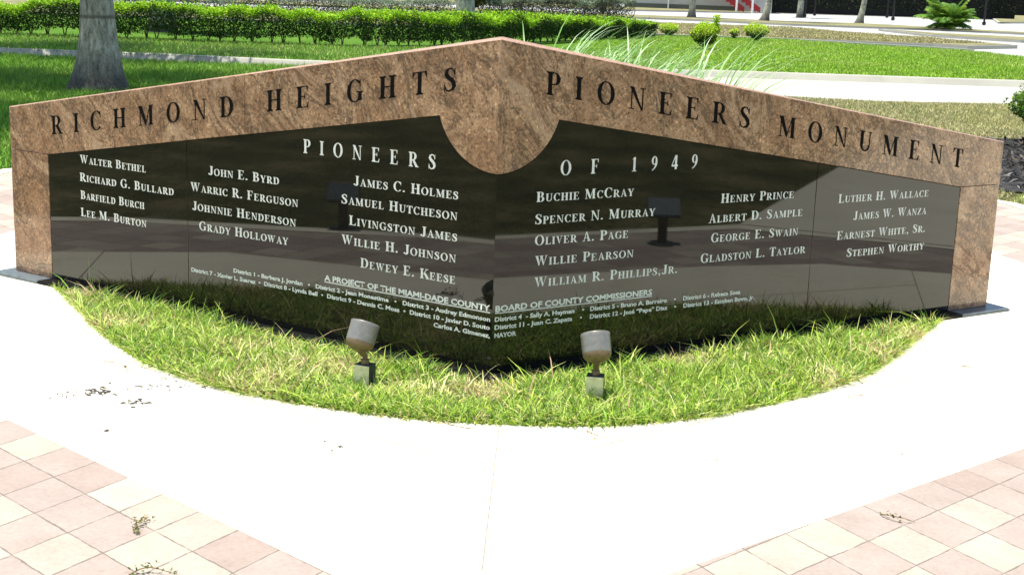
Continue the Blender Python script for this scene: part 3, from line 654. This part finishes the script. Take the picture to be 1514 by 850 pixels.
lawn_blades('dry_lawn_grass', [(2.3, 9.2), (3.95, 5.7), (4.5, 6.8), (5.2, 9.2), (6, 10.8), (7.7, 12.5), (8, 16.2), (5.4, 15.8), (4.2, 16.1), (2.3, 16.5)], 60000, -.026, [(.4, .34, .17), (.55, .46, .28), (.2, .26, .07), (.28, .34, .1)], [3, 2, 2, 1.5], (.02, .05), (.006, .012), 'dry tan and green grass behind the right arm', [(3.6, 6.6), (4.0, 7.2), (4.4, 9.0), (5.1, 10.7), (8, 11.4), (9.5, 9), (8, 6.4), (5.0, 6.0)])
lawn_blades('verge_grass', [(-1, 38.2), (4.5, 38.2), (8.07, 38.6), (12.3, 38.3), (14.5, 40), (13.6, 43.2), (11.5, 46.2), (10.2, 50.2), (5.7, 50), (-1, 51.3)], 60000, .1, [(.34, .28, .13), (.42, .36, .19), (.2, .2, .07), (.5, .44, .26)], None, (.03, .08), (.02, .04), 'short parched grass on the far kerbed strip')
lawn_blades('corner_grass', [(3.9, 5.5), (4.05, 5.0), (5.0, 5.4), (6, 6.2), (4.6, 6.7)], 5000, -.026, near_pal, None, (.03, .07), (.005, .009), 'straggly grass at the edge of the mulch on the right')

def mulch_litter():
    P = scatter([(3.8, 6.7), (4.2, 7.3), (4.6, 9.0), (5.3, 10.5), (7, 10.8), (7, 6.8), (5.0, 6.2)], 2600)
    P = np.concatenate([P, rng.uniform(-.015, .03, (len(P), 1))], 1)
    return leaf_mesh('mulch_litter', P, rng.uniform(.03, .14, len(P)), pick([(.02, .02, .02), (.06, .055, .05), (.2, .19, .17), (.12, .09, .06)], len(P), [5, 3, 1.2, 1]), .8, 1, .22)
tag(link('mulch_litter', mulch_litter(), M_LEAF), 'grey bark chips and dead leaf litter on the mulch', 'mulch', kind='stuff')
# tall grass weed and small plants on the ground
def weed(name, base, blades, label, cat, group=None, mat=M_GRASS):
    e = empty(name, base, label, cat, group); V = []; F = []; col = []
    for (az, reach, h, w, c) in blades:
        n0 = len(V); seg = 8; sdv = Vector((-math.sin(az), math.cos(az), 0))
        for i in range(seg+1):
            a = i/seg; p = Vector(base)+Vector((math.cos(az), math.sin(az), 0))*reach*a**2+Vector((0, 0, h*a*(1-.12*a*a*(reach/h if h else 0))))
            ww = w*.5*(1-a**1.5)+.0004; vx = Vector((1, 0, 0))*.8+sdv*.3
            V += [p-vx*ww, p+vx*ww]; col += [c, c]
        F += [(n0+2*i, n0+2*i+1, n0+2*i+3, n0+2*i+2) for i in range(seg)]
    me = np_mesh(name, np.array([tuple(v) for v in V]), np.array(F), np.array(col)); link('leaf', me, mat, e); return e
weed('grass_weed', (-1.99, 1.12, -.012), [(.6, .035, .21, .009, (.2, .27, .07)), (2.6, .012, .22, .008, (.16, .24, .06)), (3.6, .05, .1, .007, (.12, .2, .04))], 'tall two-bladed weed standing at the left end of the bed', 'weed')
def sprig(base, length, az, label, dead=True, n=14, lift=.012, col=((.2, .2, .06), (.3, .24, .1), (.12, .15, .04))):
    e = empty('fallen_sprig', (base[0], base[1], 0), label, 'weed'); pts = []
    for i in range(9):
        a = i/8; w_ = .12*length*math.sin(a*5+base[0]*7)
        pts.append((base[0]+math.cos(az)*length*a-math.sin(az)*w_, base[1]+math.sin(az)*length*a+math.cos(az)*w_, .004+lift*math.sin(a*3.14)))
    b = MB(); b.tube(pts, [.0022*(1-.7*i/8) for i in range(9)], 5); b.build('stem', M_TWIG, e)
    if n:
        P = np.array([pts[i] for i in rng.integers(0, 9, n)])+rng.normal(0, .006, (n, 3)); P[:, 2] = np.abs(P[:, 2])+.004
        link('leaf', leaf_mesh('leaf', P, rng.uniform(.008, .017, n), pick(col, n), .3), M_LEAF, e)
    return e
sprig((-.975, -1.76), .10, R(85), 'uprooted green and yellow sprig lying on the left pavers', n=70)
sprig((-.91, -2.05), .12, R(15), 'leafy weed growing from a joint at the bottom left edge', n=34, col=((.07, .14, .02), (.14, .2, .04)))
sprig((1.26, -1.40), .11, R(-35), 'small dry sprig lying on the right pavers', n=18)
sprig((-1.62, -.03), .45, R(-28), 'long brown twig along the left rim of the grass bed', n=16, col=((.12, .1, .04), (.1, .14, .03)))
sprig((.36, -.68), .22, R(-40), 'thin dried runner trailing from the grass below the right spotlight', n=14, col=((.3, .28, .1), (.35, .3, .14)))
sprig((-.05, -.70), .14, R(165), 'short dried runner at the front of the bed near the joint', n=8)
sprig((1.52, -.10), .2, R(200), 'thin dry stalk on the concrete at the right rim of the bed', n=4)
sprig((2.05, .42), .16, R(-40), 'faint dry stalk on the concrete below the right pillar', n=0)
sprig((-1.16, .42), .30, R(-52), 'curled tan runner lying over the grass beside the left panel', n=14, lift=.05, col=((.35, .3, .14), (.2, .25, .06)))
sprig((.12, .02), .2, R(-20), 'bare stick leaning in the grass at the foot of the right panel', n=0, lift=.03)
sprig((.66, -.28), .24, R(20), 'reddish runner crossing the grass right of the spotlight', n=6, lift=.05)
sprig((1.05, .05), .3, R(-25), 'brown stalk lying over the grass below the right panel', n=5, lift=.06)
# grit washed onto the concrete
def grit():
    mb = MB(); spots = [(-1.50, -.40, .08, .045, 46), (-1.60, -.46, .05, .03, 10), (-1.31, -.52, .06, .05, 20), (-1.30, -.36, .12, .02, 10), (-1.33, -.86, .02, .006, 7), (-.49, -.93, .012, .01, 5), (-1.1, -.3, .3, .03, 18)]
    spots += [(x, y, .004, .004, 1) for x, y in zip(rng.uniform(-1.7, 2.3, 12), rng.uniform(-1.3, .2, 12)) if y < -abs(x)*-.9-1.0 or abs(x) > 1.5]
    for x, y, sx, sy, n in spots:
        for _ in range(int(n)):
            a = rng.normal(0, .5); px, py = x+rng.normal(0, sx*.5), y+rng.normal(0, sy*.6)+.25*(0 if n < 20 else 1)*rng.normal(0, .01); s = rng.uniform(.003, .012) if n > 12 else rng.uniform(.002, .006)
            k = 6; vs = [(px+math.cos(j*2*math.pi/k+a)*s*rng.uniform(.7, 1.5), py+math.sin(j*2*math.pi/k)*s*.9*rng.uniform(.6, 1.3), .0015) for j in range(k)]+[(px, py, .005)]
            mb.add(vs, [(j, (j+1) % k, k) for j in range(k)])
    return mb.build('grit', M_DIRT)
tag(grit(), 'dark crumbs of soil scattered on the pale concrete', 'soil', kind='stuff')

# ================================================================== PLANTS BEHIND
def strap_plant(x, y, n, length, bias, label, seedv):
    g_ = np.random.default_rng(seedv); e = empty('strap_leaf_plant', (x, y, -.03), label, 'plant', 'striped strap-leaved plants behind the wall'); V = []; F = []; col = []
    for i in range(n):
        az = g_.normal(bias, .6); Ln = length*g_.uniform(.84, 1.06); th = g_.uniform(R(68), R(86)); drop = g_.uniform(1.1, 2.3); w = g_.uniform(.024, .042)
        p = Vector((x+g_.normal(0, .05), y+g_.normal(0, .05), -.03)); seg = 12; sdv = Vector((-math.sin(az), math.cos(az), 0)); c = np.array([(.44, .58, .33), (.58, .7, .46), (.34, .5, .22), (.2, .36, .1)][g_.integers(0, 4)]); n0 = len(V)
        for k in range(seg+1):
            a = k/seg; t_ = th-drop*a**3; wd = w*(1-a**3)*min(1, .5+2*a); up = Vector((0, 0, 1))*.2
            V += [p-sdv*wd*.5-Vector((.5, 0, 0))*wd*.3, p+Vector((0, 0, -.1*wd)), p+sdv*wd*.5+Vector((.5, 0, 0))*wd*.3]; col += [c, c*.55+np.array([.02, .1, .0]), c]
            p = p+Vector((math.cos(az)*math.cos(t_), math.sin(az)*math.cos(t_), math.sin(t_)))*Ln/seg
        for k in range(seg):
            q = n0+3*k; F += [(q, q+1, q+4, q+3), (q+1, q+2, q+5, q+4)]
    link('leaf', np_mesh('leaf', np.array([tuple(v) for v in V]), np.array(F), np.array(col)), M_PALE, e, smooth=True)
strap_plant(.16, 3.35, 120, 1.61, .2, 'tall clump of white-striped strap leaves nearest the peak', 11)
strap_plant(.50, 3.5, 95, 1.49, .3, 'second clump of white-striped strap leaves from the peak', 12)
strap_plant(.76, 3.6, 105, 1.50, .25, 'dense middle clump of white-striped strap leaves before the round bush', 13)
strap_plant(1.22, 3.75, 26, 1.56, .2, 'sparse right-hand clump of striped leaves over the green lawn', 15)

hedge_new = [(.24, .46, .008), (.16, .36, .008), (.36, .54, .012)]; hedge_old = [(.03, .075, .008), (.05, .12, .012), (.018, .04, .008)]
def hedge(name, line, hs, width, n, label, leaf=.055, new=hedge_new, old=hedge_old, gap=.12, stems=True, topfrac=.34):
    """clipped hedge along a line: lime new growth on the shell's top, darker leaves below, bare stems at the foot"""
    x0, y0 = line[0]; e = empty(name, (x0, y0, .07), label, 'hedge')
    ln = np.array(line); d = np.diff(ln, axis=0); sl = np.hypot(*d.T); cum = np.r_[0, np.cumsum(sl)]
    def along(t):
        i = np.clip(np.searchsorted(cum, t, 'right')-1, 0, len(sl)-1); fr = (t-cum[i])/sl[i]
        dn = d[i]/sl[i][:, None]; return ln[i]+d[i]*fr[:, None], np.stack([-dn[:, 1], dn[:, 0]], 1), i, fr
    t = rng.uniform(0, cum[-1], n); q, nn, i, fr = along(t)
    H = np.array(hs)[i]*(1-fr)+np.array(hs)[i+1]*fr
    lump = (vnoise(np.stack([t, t*0], 1), 1.7, 21)-.5)
    H = H*(1+.22*lump+.16*(vnoise(np.stack([t, t*0+3], 1), 5, 22)-.5))
    k = rng.random(n); top = k < .36
    zt = np.where(top, 1-rng.exponential(.05, n), rng.uniform(gap, 1, n)**.85)
    u = np.where(top, rng.uniform(-1, 1, n), np.sign(rng.uniform(-1, 1, n))*(1-rng.exponential(.22, n)))
    u = np.clip(u, -1, 1)*(.75+.25*np.clip(zt*1.6, 0, 1))
    P = np.concatenate([q+nn*(u*width/2*(1+.12*lump))[:, None], (.07+H*np.clip(zt, .05, 1.06))[:, None]], 1)+rng.normal(0, .018, (n, 3))
    P[:, 2] += np.where(top, rng.exponential(.022, n), 0)
    keep = (zt > .27) | (vnoise(np.stack([t*2.2, P[:, 2]*5], 1), 1, 23) > .34); keep0 = keep; P = P[keep]; zt = zt[keep]; n = len(P)
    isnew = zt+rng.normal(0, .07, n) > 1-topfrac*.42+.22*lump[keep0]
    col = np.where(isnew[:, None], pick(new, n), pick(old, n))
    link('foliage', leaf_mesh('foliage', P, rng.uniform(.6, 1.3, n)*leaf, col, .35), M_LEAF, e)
    if stems:
        ns = int(cum[-1]/.33)
        tt = np.linspace(.15, cum[-1]-.15, ns)+rng.normal(0, .05, ns); q, nn, i, fr = along(np.clip(tt, 0, cum[-1]))
        for j in range(ns):
            h = hs[i[j]]
            b = MB()
            for _ in range(3):
                a = rng.uniform(0, 6.28); b.tube([(q[j][0], q[j][1], .05), (q[j][0]+math.cos(a)*.05, q[j][1]+math.sin(a)*.05, h*.35), (q[j][0]+math.cos(a)*.16, q[j][1]+math.sin(a)*.16, h*.8)], [.016, .011, .006], 5)
            b.build('stem', M_STEM, e)
    return e
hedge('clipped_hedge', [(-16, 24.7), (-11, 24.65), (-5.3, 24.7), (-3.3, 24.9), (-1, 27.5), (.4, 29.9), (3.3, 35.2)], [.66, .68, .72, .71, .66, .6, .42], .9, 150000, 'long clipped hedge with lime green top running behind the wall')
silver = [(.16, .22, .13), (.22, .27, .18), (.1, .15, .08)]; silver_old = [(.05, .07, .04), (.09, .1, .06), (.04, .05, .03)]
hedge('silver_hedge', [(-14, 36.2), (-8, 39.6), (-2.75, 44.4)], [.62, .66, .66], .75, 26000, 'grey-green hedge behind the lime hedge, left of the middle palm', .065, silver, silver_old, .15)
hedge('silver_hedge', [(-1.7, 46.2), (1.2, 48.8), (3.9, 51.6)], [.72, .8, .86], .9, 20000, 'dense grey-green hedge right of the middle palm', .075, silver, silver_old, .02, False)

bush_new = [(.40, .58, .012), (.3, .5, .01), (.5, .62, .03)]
def bush(x, y, z, r, h, n, label, new=bush_new, old=hedge_old, leaf=.045, stemr=.015, spike=None, name='round_bush'):
    e = empty(name, (x, y, z), label, 'bush')
    d = rng.normal(0, 1, (n, 3)); d /= np.linalg.norm(d, axis=1)[:, None]; rad = (1-rng.exponential(.14, n)).clip(.1, 1.05)
    rad *= 1+.5*(vnoise(np.stack([np.arctan2(d[:, 1], d[:, 0])*2, d[:, 2]*3], 1), 1.3, int(x*10) % 50+1)-.5)
    lo = h*.16; P = np.stack([d[:, 0]*r*rad, d[:, 1]*r*rad, lo+(d[:, 2]*rad+1)/2*(h-lo)], 1)
    P[:, :2] *= (.5+.5*np.clip(P[:, 2:3]/h*1.6, 0, 1))
    if spike is not None:
        m = rng.random(n) < .12; k = m.sum(); P[m] = np.stack([rng.normal(spike, .04, k), rng.normal(0, .04, k), rng.uniform(h*.7, h*1.28, k)], 1)
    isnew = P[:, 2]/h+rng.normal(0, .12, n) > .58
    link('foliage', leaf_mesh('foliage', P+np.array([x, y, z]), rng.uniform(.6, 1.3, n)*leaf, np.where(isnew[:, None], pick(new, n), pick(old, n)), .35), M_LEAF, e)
    for k in range(5):
        b = MB(); a = k*1.3; b.tube([(x, y, z), (x+math.cos(a)*r*.2, y+math.sin(a)*r*.2, z+h*.3), (x+math.cos(a)*r*.5, y+math.sin(a)*r*.5, z+h*.75)], [stemr, stemr*.7, stemr*.4], 5); b.build('stem', M_STEM, e)
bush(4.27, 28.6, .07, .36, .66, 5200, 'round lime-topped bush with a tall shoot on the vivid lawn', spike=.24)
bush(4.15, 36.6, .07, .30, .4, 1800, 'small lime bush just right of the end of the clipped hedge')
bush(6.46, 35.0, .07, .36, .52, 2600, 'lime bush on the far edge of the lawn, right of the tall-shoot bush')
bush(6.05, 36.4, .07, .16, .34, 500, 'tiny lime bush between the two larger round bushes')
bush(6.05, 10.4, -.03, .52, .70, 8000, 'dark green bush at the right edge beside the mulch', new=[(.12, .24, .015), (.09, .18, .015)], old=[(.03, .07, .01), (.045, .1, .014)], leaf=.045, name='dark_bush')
yel = [(.3, .34, .05), (.22, .3, .03), (.36, .3, .08)]; yold = [(.1, .14, .02), (.16, .13, .04), (.07, .1, .02)]
bush(-2.1, 46.5, .1, .95, 2.2, 5000, 'yellow-green palm clump behind the middle palm trunk', yel, yold, .12, .03, name='feathery_bush')
bush(3.2, 57.5, .1, 1.15, 2.4, 6500, 'feathery yellow bush behind the grey-green hedge', yel, yold, .13, .03, name='feathery_bush')

# palms
def frond(b_list, base, az, length, rise, droop, col, nleaf=34, lw=.035, ll=.5):
    V, F, K = b_list; p = Vector(base); seg = 12; th = rise; h = Vector((math.cos(az), math.sin(az), 0)); sdv = Vector((-math.sin(az), math.cos(az), 0)); pts = [p.copy()]
    for k in range(seg):
        t_ = rise-droop*((k+.5)/seg)**1.4; p = p+(h*math.cos(t_)+Vector((0, 0, 1))*math.sin(t_))*length/seg; pts.append(p.copy())
    for k in range(nleaf):
        a = .12+.88*k/nleaf*.98; x = a*seg; i = min(int(x), seg-1); q = pts[i].lerp(pts[i+1], x-i); tan = (pts[i+1]-pts[i]).normalized()
        for sg in (-1, 1):
            l_ = ll*math.sin(math.pi*min(.98, .15+.85*a))**.6*random.uniform(.85, 1.1); dv = (tan*.7+sdv*sg*.9+Vector((0, 0, -.25))).normalized(); wv = tan*lw*.5
            n0 = len(V); tip = q+dv*l_+Vector((0, 0, -.18*l_)); mid = q+dv*l_*.5+Vector((0, 0, .01)); V += [q-wv*.6, q+wv*.6, mid+wv, tip, mid-wv]
            F += [(n0, n0+1, n0+2, n0+4), (n0+4, n0+2, n0+3, n0+3)]; c = np.array(col)*random.uniform(.75, 1.25); K += [c]*5
    n0 = len(V)
    for q in pts: V += [q-sdv*.014, q+sdv*.014]; K += [np.array(col)*1.1]*2
    F += [(n0+2*i, n0+2*i+1, n0+2*i+3, n0+2*i+2) for i in range(seg)]
def quads_mesh(name, V, F, K):
    me = bpy.data.meshes.new(name); me.from_pydata([tuple(v) for v in V], [], [tuple(dict.fromkeys(q)) for q in F]); me.update()
    a = me.color_attributes.new('Col', 'FLOAT_COLOR', 'POINT'); a.data.foreach_set('color', np.concatenate([np.array(K), np.ones((len(K), 1))], 1).astype(np.float32).ravel()); return me
def palm(x, y, z, r_base, r_mid, h, label, lean=0, flare=1.6, nf=13, fl=2.2, name='palm_tree', group=None, detail=24):
    e = empty(name, (x, y, z), label, 'palm tree', group); b = MB(); pts = []; rad = []
    for k in range(22):
        a = (k/21)**1.8; zz = a*h; pts.append((x+lean*zz+.02*math.sin(zz*2), y, z+zz-.05)); rad.append(r_mid*(1-.25*a)+(r_base-r_mid)*math.exp(-zz/(flare*.32)))
    b.tube(pts, rad, detail); me = b.mesh('trunk')
    for v in me.vertices:                      # uneven root swelling
        zz = v.co.z-z; a = math.atan2(v.co.y-y, v.co.x-x); k = .11*math.exp(-max(zz, 0)/.2); s_ = 1+k*math.sin(a*7+1)+k*.8*math.sin(a*13)
        v.co.x = x+(v.co.x-x)*s_; v.co.y = y+(v.co.y-y)*s_
    link('trunk', me, M_PALM, e, True)
    bl = ([], [], []); top = Vector(pts[-1])
    for k in range(nf): frond(bl, top, k*2.4+x, fl*random.uniform(.85, 1.1), R(random.uniform(20, 75)), R(random.uniform(60, 110)), (.06, .12, .025), 30, .05, .55)
    link('crown', quads_mesh('crown', *bl), M_LEAF, e)
    return e
palm(-5.56, 13.0, -.03, .445, .207, 6.2, 'thick grey palm trunk with flared base just behind the left arm', flare=1.35, nf=15, fl=2.6)
palm(-8.75, 28.6, .07, .38, .27, 7.0, 'dark grey palm trunk behind the hedge, right of the nearest palm')
palm(-1.95, 38.0, .07, .36, .265, 7.0, 'grey-green palm trunk standing in the middle between the two silver hedges')
palm(-.62, 66, .05, .26, .17, 6, 'thin palm trunk far off, just right of the middle palm', nf=9, group='slim palms along the street')
palm(7.80, 63.8, .05, .25, .15, 6, 'slim street palm in front of the pale building wall', lean=.01, flare=.8, nf=9, group='slim palms along the street')
palm(11.06, 62.2, .05, .28, .14, 6, 'slim leaning street palm beside the red stairs', lean=.16, flare=.8, nf=9, group='slim palms along the street')
palm(15.95, 64.0, .05, .25, .13, 6, 'slim leaning street palm before the dark hedge, rightmost trunk', lean=.14, flare=.8, nf=9, group='slim palms along the street')
palm(15.2, 75.5, .0, .22, .17, 6, 'faint grey trunk against the dark hedge left of the rightmost palm', nf=8, group='slim palms along the street')
# low feathery palm by the road
e = empty('low_palm', (18.7, 58.6, .05), 'bushy bright green palm with arching fronds at the roadside', 'palm'); bl = ([], [], [])
for k in range(90):
    rs = random.uniform(25, 89); frond(bl, (18.7+random.uniform(-.15, .15), 58.6+random.uniform(-.15, .15), .1), k*2.4, random.uniform(.8, 1.75), R(rs), R(random.uniform(50, 100)), random.choice([(.12, .26, .02), (.2, .33, .04), (.08, .18, .02)]), 22, .05, .42)
link('frond', quads_mesh('frond', *bl), M_LEAF, e)
# shade tree beyond the left edge of the view: it shades the lawn by the palm
def shade_tree(x, y, h, r, n, label, dx=0):
    e = empty('shade_tree', (x, y, -.03), label, 'tree'); b = MB()
    b.tube([(x, y, -.05), (x+.05, y, h*.3), (x-.05, y+.1, h*.6)], [.22, .16, .12], 12)
    for k in range(7):
        a = k*.9; b.tube([(x, y, h*(.35+.03*k)), (x+math.cos(a)*r*.4, y+math.sin(a)*r*.4, h*.7), (x+math.cos(a)*r*.8, y+math.sin(a)*r*.8, h*.85)], [.09, .06, .02], 7)
    b.build('trunk', M_STEM, e)
    cen = np.stack([rng.normal(0, r*.5, 26), rng.normal(0, r*.5, 26), rng.uniform(h*.62, h*1.05, 26)], 1); i = rng.integers(0, 26, n)
    P = cen[i]+rng.normal(0, r*.2, (n, 3))*np.array([1, 1, .6])+np.array([x+dx, y, 0])
    link('crown', leaf_mesh('crown', P, rng.uniform(.09, .18, n), pick([(.05, .1, .02), (.07, .13, .02), (.04, .08, .02)], n), .5), M_LEAF, e)
shade_tree(-8.5, 14.2, 5.2, 1.9, 16000, 'leafy shade tree left of the palm, casting the dark patch on the lawn', 1.3)
shade_tree(-7.0, 9.6, 4.8, 1.5, 9000, 'smaller shade tree nearest the left arm of the monument', 1.2)
shade_tree(-10.8, 20.6, 6.0, 2.6, 12000, 'leafy shade tree by the left end of the clipped hedge', 2.5)

# ================================================================== BUILDINGS AND FENCE FAR BEHIND
bd = empty('building', (10, 88, 0), 'pale low building with red outside stairs across the street', 'building')
b = MB(); b.prism([(6.0, 86.2), (15.2, 85.2), (15.6, 93), (6.4, 94)], 0, 4.2); b.build('wall', M_WALLP, bd)
b = MB(); b.prism([(6.0, 86.12), (13.4, 85.32), (13.4, 85.45), (6.0, 86.25)], .02, .35); b.build('base_course', simple('grey_base', (.1, .11, .09), .9), bd)
b = MB(); b.tube([(8.72, 85.7, 0), (8.72, 85.7, 4)], .04, 8); b.build('downpipe', M_WHITE, bd)
def stairs(x0, y, parent, w=1.5):
    st = MB(); wh = MB()
    rise, run = .17, .27
    for k in range(14):
        xx = x0-run*k; zz = .1+rise*k
        st.box((xx, y, zz+.08), (.03, w, rise)); wh.box((xx-.13, y-w*.5+.5, zz+.17), (.3, w*.7, .035))
    a = Vector((x0+.15, y-w/2, .02)); d = Vector((-run, 0, rise))*14
    st.add([a+Vector((0, 0, -.0)), a+d, a+d+Vector((0, 0, .42)), a+Vector((0, 0, .32)), a+Vector((0, -.05, 0)), a+d+Vector((0, -.05, 0)), a+d+Vector((0, -.05, .42)), a+Vector((0, -.05, .32))], [(0, 1, 2, 3), (4, 5, 6, 7), (0, 1, 5, 4), (3, 2, 6, 7), (0, 3, 7, 4), (1, 2, 6, 5)])
    o = st.build('stair_flight', M_RED, parent); wh2 = wh.build('tread', M_WHITE, o); wh2.matrix_parent_inverse = o.matrix_parent_inverse
    b = MB(); b.tube([(x0-.35, y-w/2-.1, 0), (x0-.35, y-w/2-.1, 2.6)], .07, 8); b.build('stair_post', M_WHITE, parent)
stairs(13.1, 84.4, bd); stairs(14.1, 84.5, bd)
dk = [(.02, .04, .012), (.035, .06, .018), (.012, .02, .01)]; dk2 = [(.05, .09, .02), (.04, .07, .02)]
def far_hedge(x0, y0, x1, y1, h, n, label):
    e = empty('tall_hedge', (x0, y0, 0), label, 'hedge'); t = rng.random(n); dx, dy = x1-x0, y1-y0; l_ = math.hypot(dx, dy)
    P = np.stack([x0+dx*t, y0+dy*t, rng.uniform(.35, h, n)], 1); u = rng.normal(0, .22, n); P[:, 0] += -dy/l_*u; P[:, 1] += dx/l_*u
    cl = vnoise(np.stack([t*l_, P[:, 2]], 1), 1.2, 41); col = pick(dk, n)*(.7+cl[:, None]*.9); m = rng.random(n) < .12; col[m] = pick(dk2, m.sum())
    link('foliage', leaf_mesh('foliage', P, rng.uniform(.1, .2, n), col, .2), M_LEAF, e)
    b = MB(); b.prism([(x0+.25*dy/l_, y0-.2*dx/l_), (x1+.25*dy/l_, y1-.2*dx/l_), (x1-.35*dy/l_, y1+.35*dx/l_), (x0-.35*dy/l_, y0+.35*dx/l_)], 0, h-.15); b.build('branches', simple('dark_twigs', (.014, .013, .012), 1), e)
far_hedge(14.9, 87.2, 32.5, 91.5, 3.0, 26000, 'tall dark hedge behind the iron posts right of the red stairs')
far_hedge(36.6, 111, 44.5, 109, 3.2, 6000, 'far dark hedge panel at the right edge beyond the lamp post')
far_hedge(-7.0, 92, 5.4, 89, 2.0, 9000, 'low dark hedge line across the street behind the middle palm')
def iron_post(x, y, h, label, foot=True, name='iron_post', rad=.07):
    e = empty(name, (x, y, 0), label, 'post', 'black iron posts before the dark hedge'); b = MB(); b.tube([(x, y, 0), (x, y, h)], rad, 8); b.build('pole', M_IRON, e)
    b = MB(); b.tube([(x, y, .02), (x, y, .18)], rad*1.9, 8); b.build('foot', M_IRON, e)
iron_post(16.84, 84.4, 3, 'left slim black post of the pair near the faint trunk')
iron_post(15.45, 75.4, 3, 'black post nearest the road, left of the rightmost palm', rad=.055)
iron_post(17.3, 82.0, 3, 'slim black post just right of the nearest left post', rad=.05)
iron_post(22.0, 83.2, 3, 'slim black post right of the rightmost slim palm', rad=.05)
iron_post(20.5, 75.7, 3, 'black post by the road between the rightmost slim palm and the low palm', rad=.055)
iron_post(24.3, 71.4, 3, 'black lamp pole right of the bushy low palm', rad=.055)
iron_post(39.7, 108, 3.4, 'black corner post of the far hedge panel', rad=.09)

# ================================================================== BEHIND THE CAMERA (seen only mirrored in the polished panels)
def plaque(x, y, rz, label):
    e = empty('plaque_stand', (x, y, 0), label, 'sign', 'small plaque stands around the plaza'); m = Matrix.Rotation(rz, 3, 'Z')
    b = MB(); b.lathe([(.001, .018), (.075, .016), (.085, .0)], 24, Matrix.Translation((x, y, 0))); b.build('base', M_DARKM, e)
    b = MB(); b.box((x, y, .095), (.055, .045, .16), m); b.build('post', M_STEM, e, bevel=.003)
    t = m @ Matrix.Rotation(R(38), 3, 'X')
    b = MB(); b.box((x, y, .235), (.21, .02, .14), t); b.build('sign_panel', simple('grey_panel', (.05, .06, .065), .5), e, bevel=.004)
    b = MB(); b.box(Vector((x, y, .235))+t @ Vector((0, .012, 0)), (.2, .006, .12), t); b.build('plate', simple('blue_grey_plate', (.075, .105, .12), .4), e)
plaque(3.27, -.42, R(62), 'small plaque stand at the right edge of the pavers, mirrored in the panel')
plaque(-3.41, -.42, R(-62), 'small plaque stand at the left edge of the pavers, mirrored in the panel')
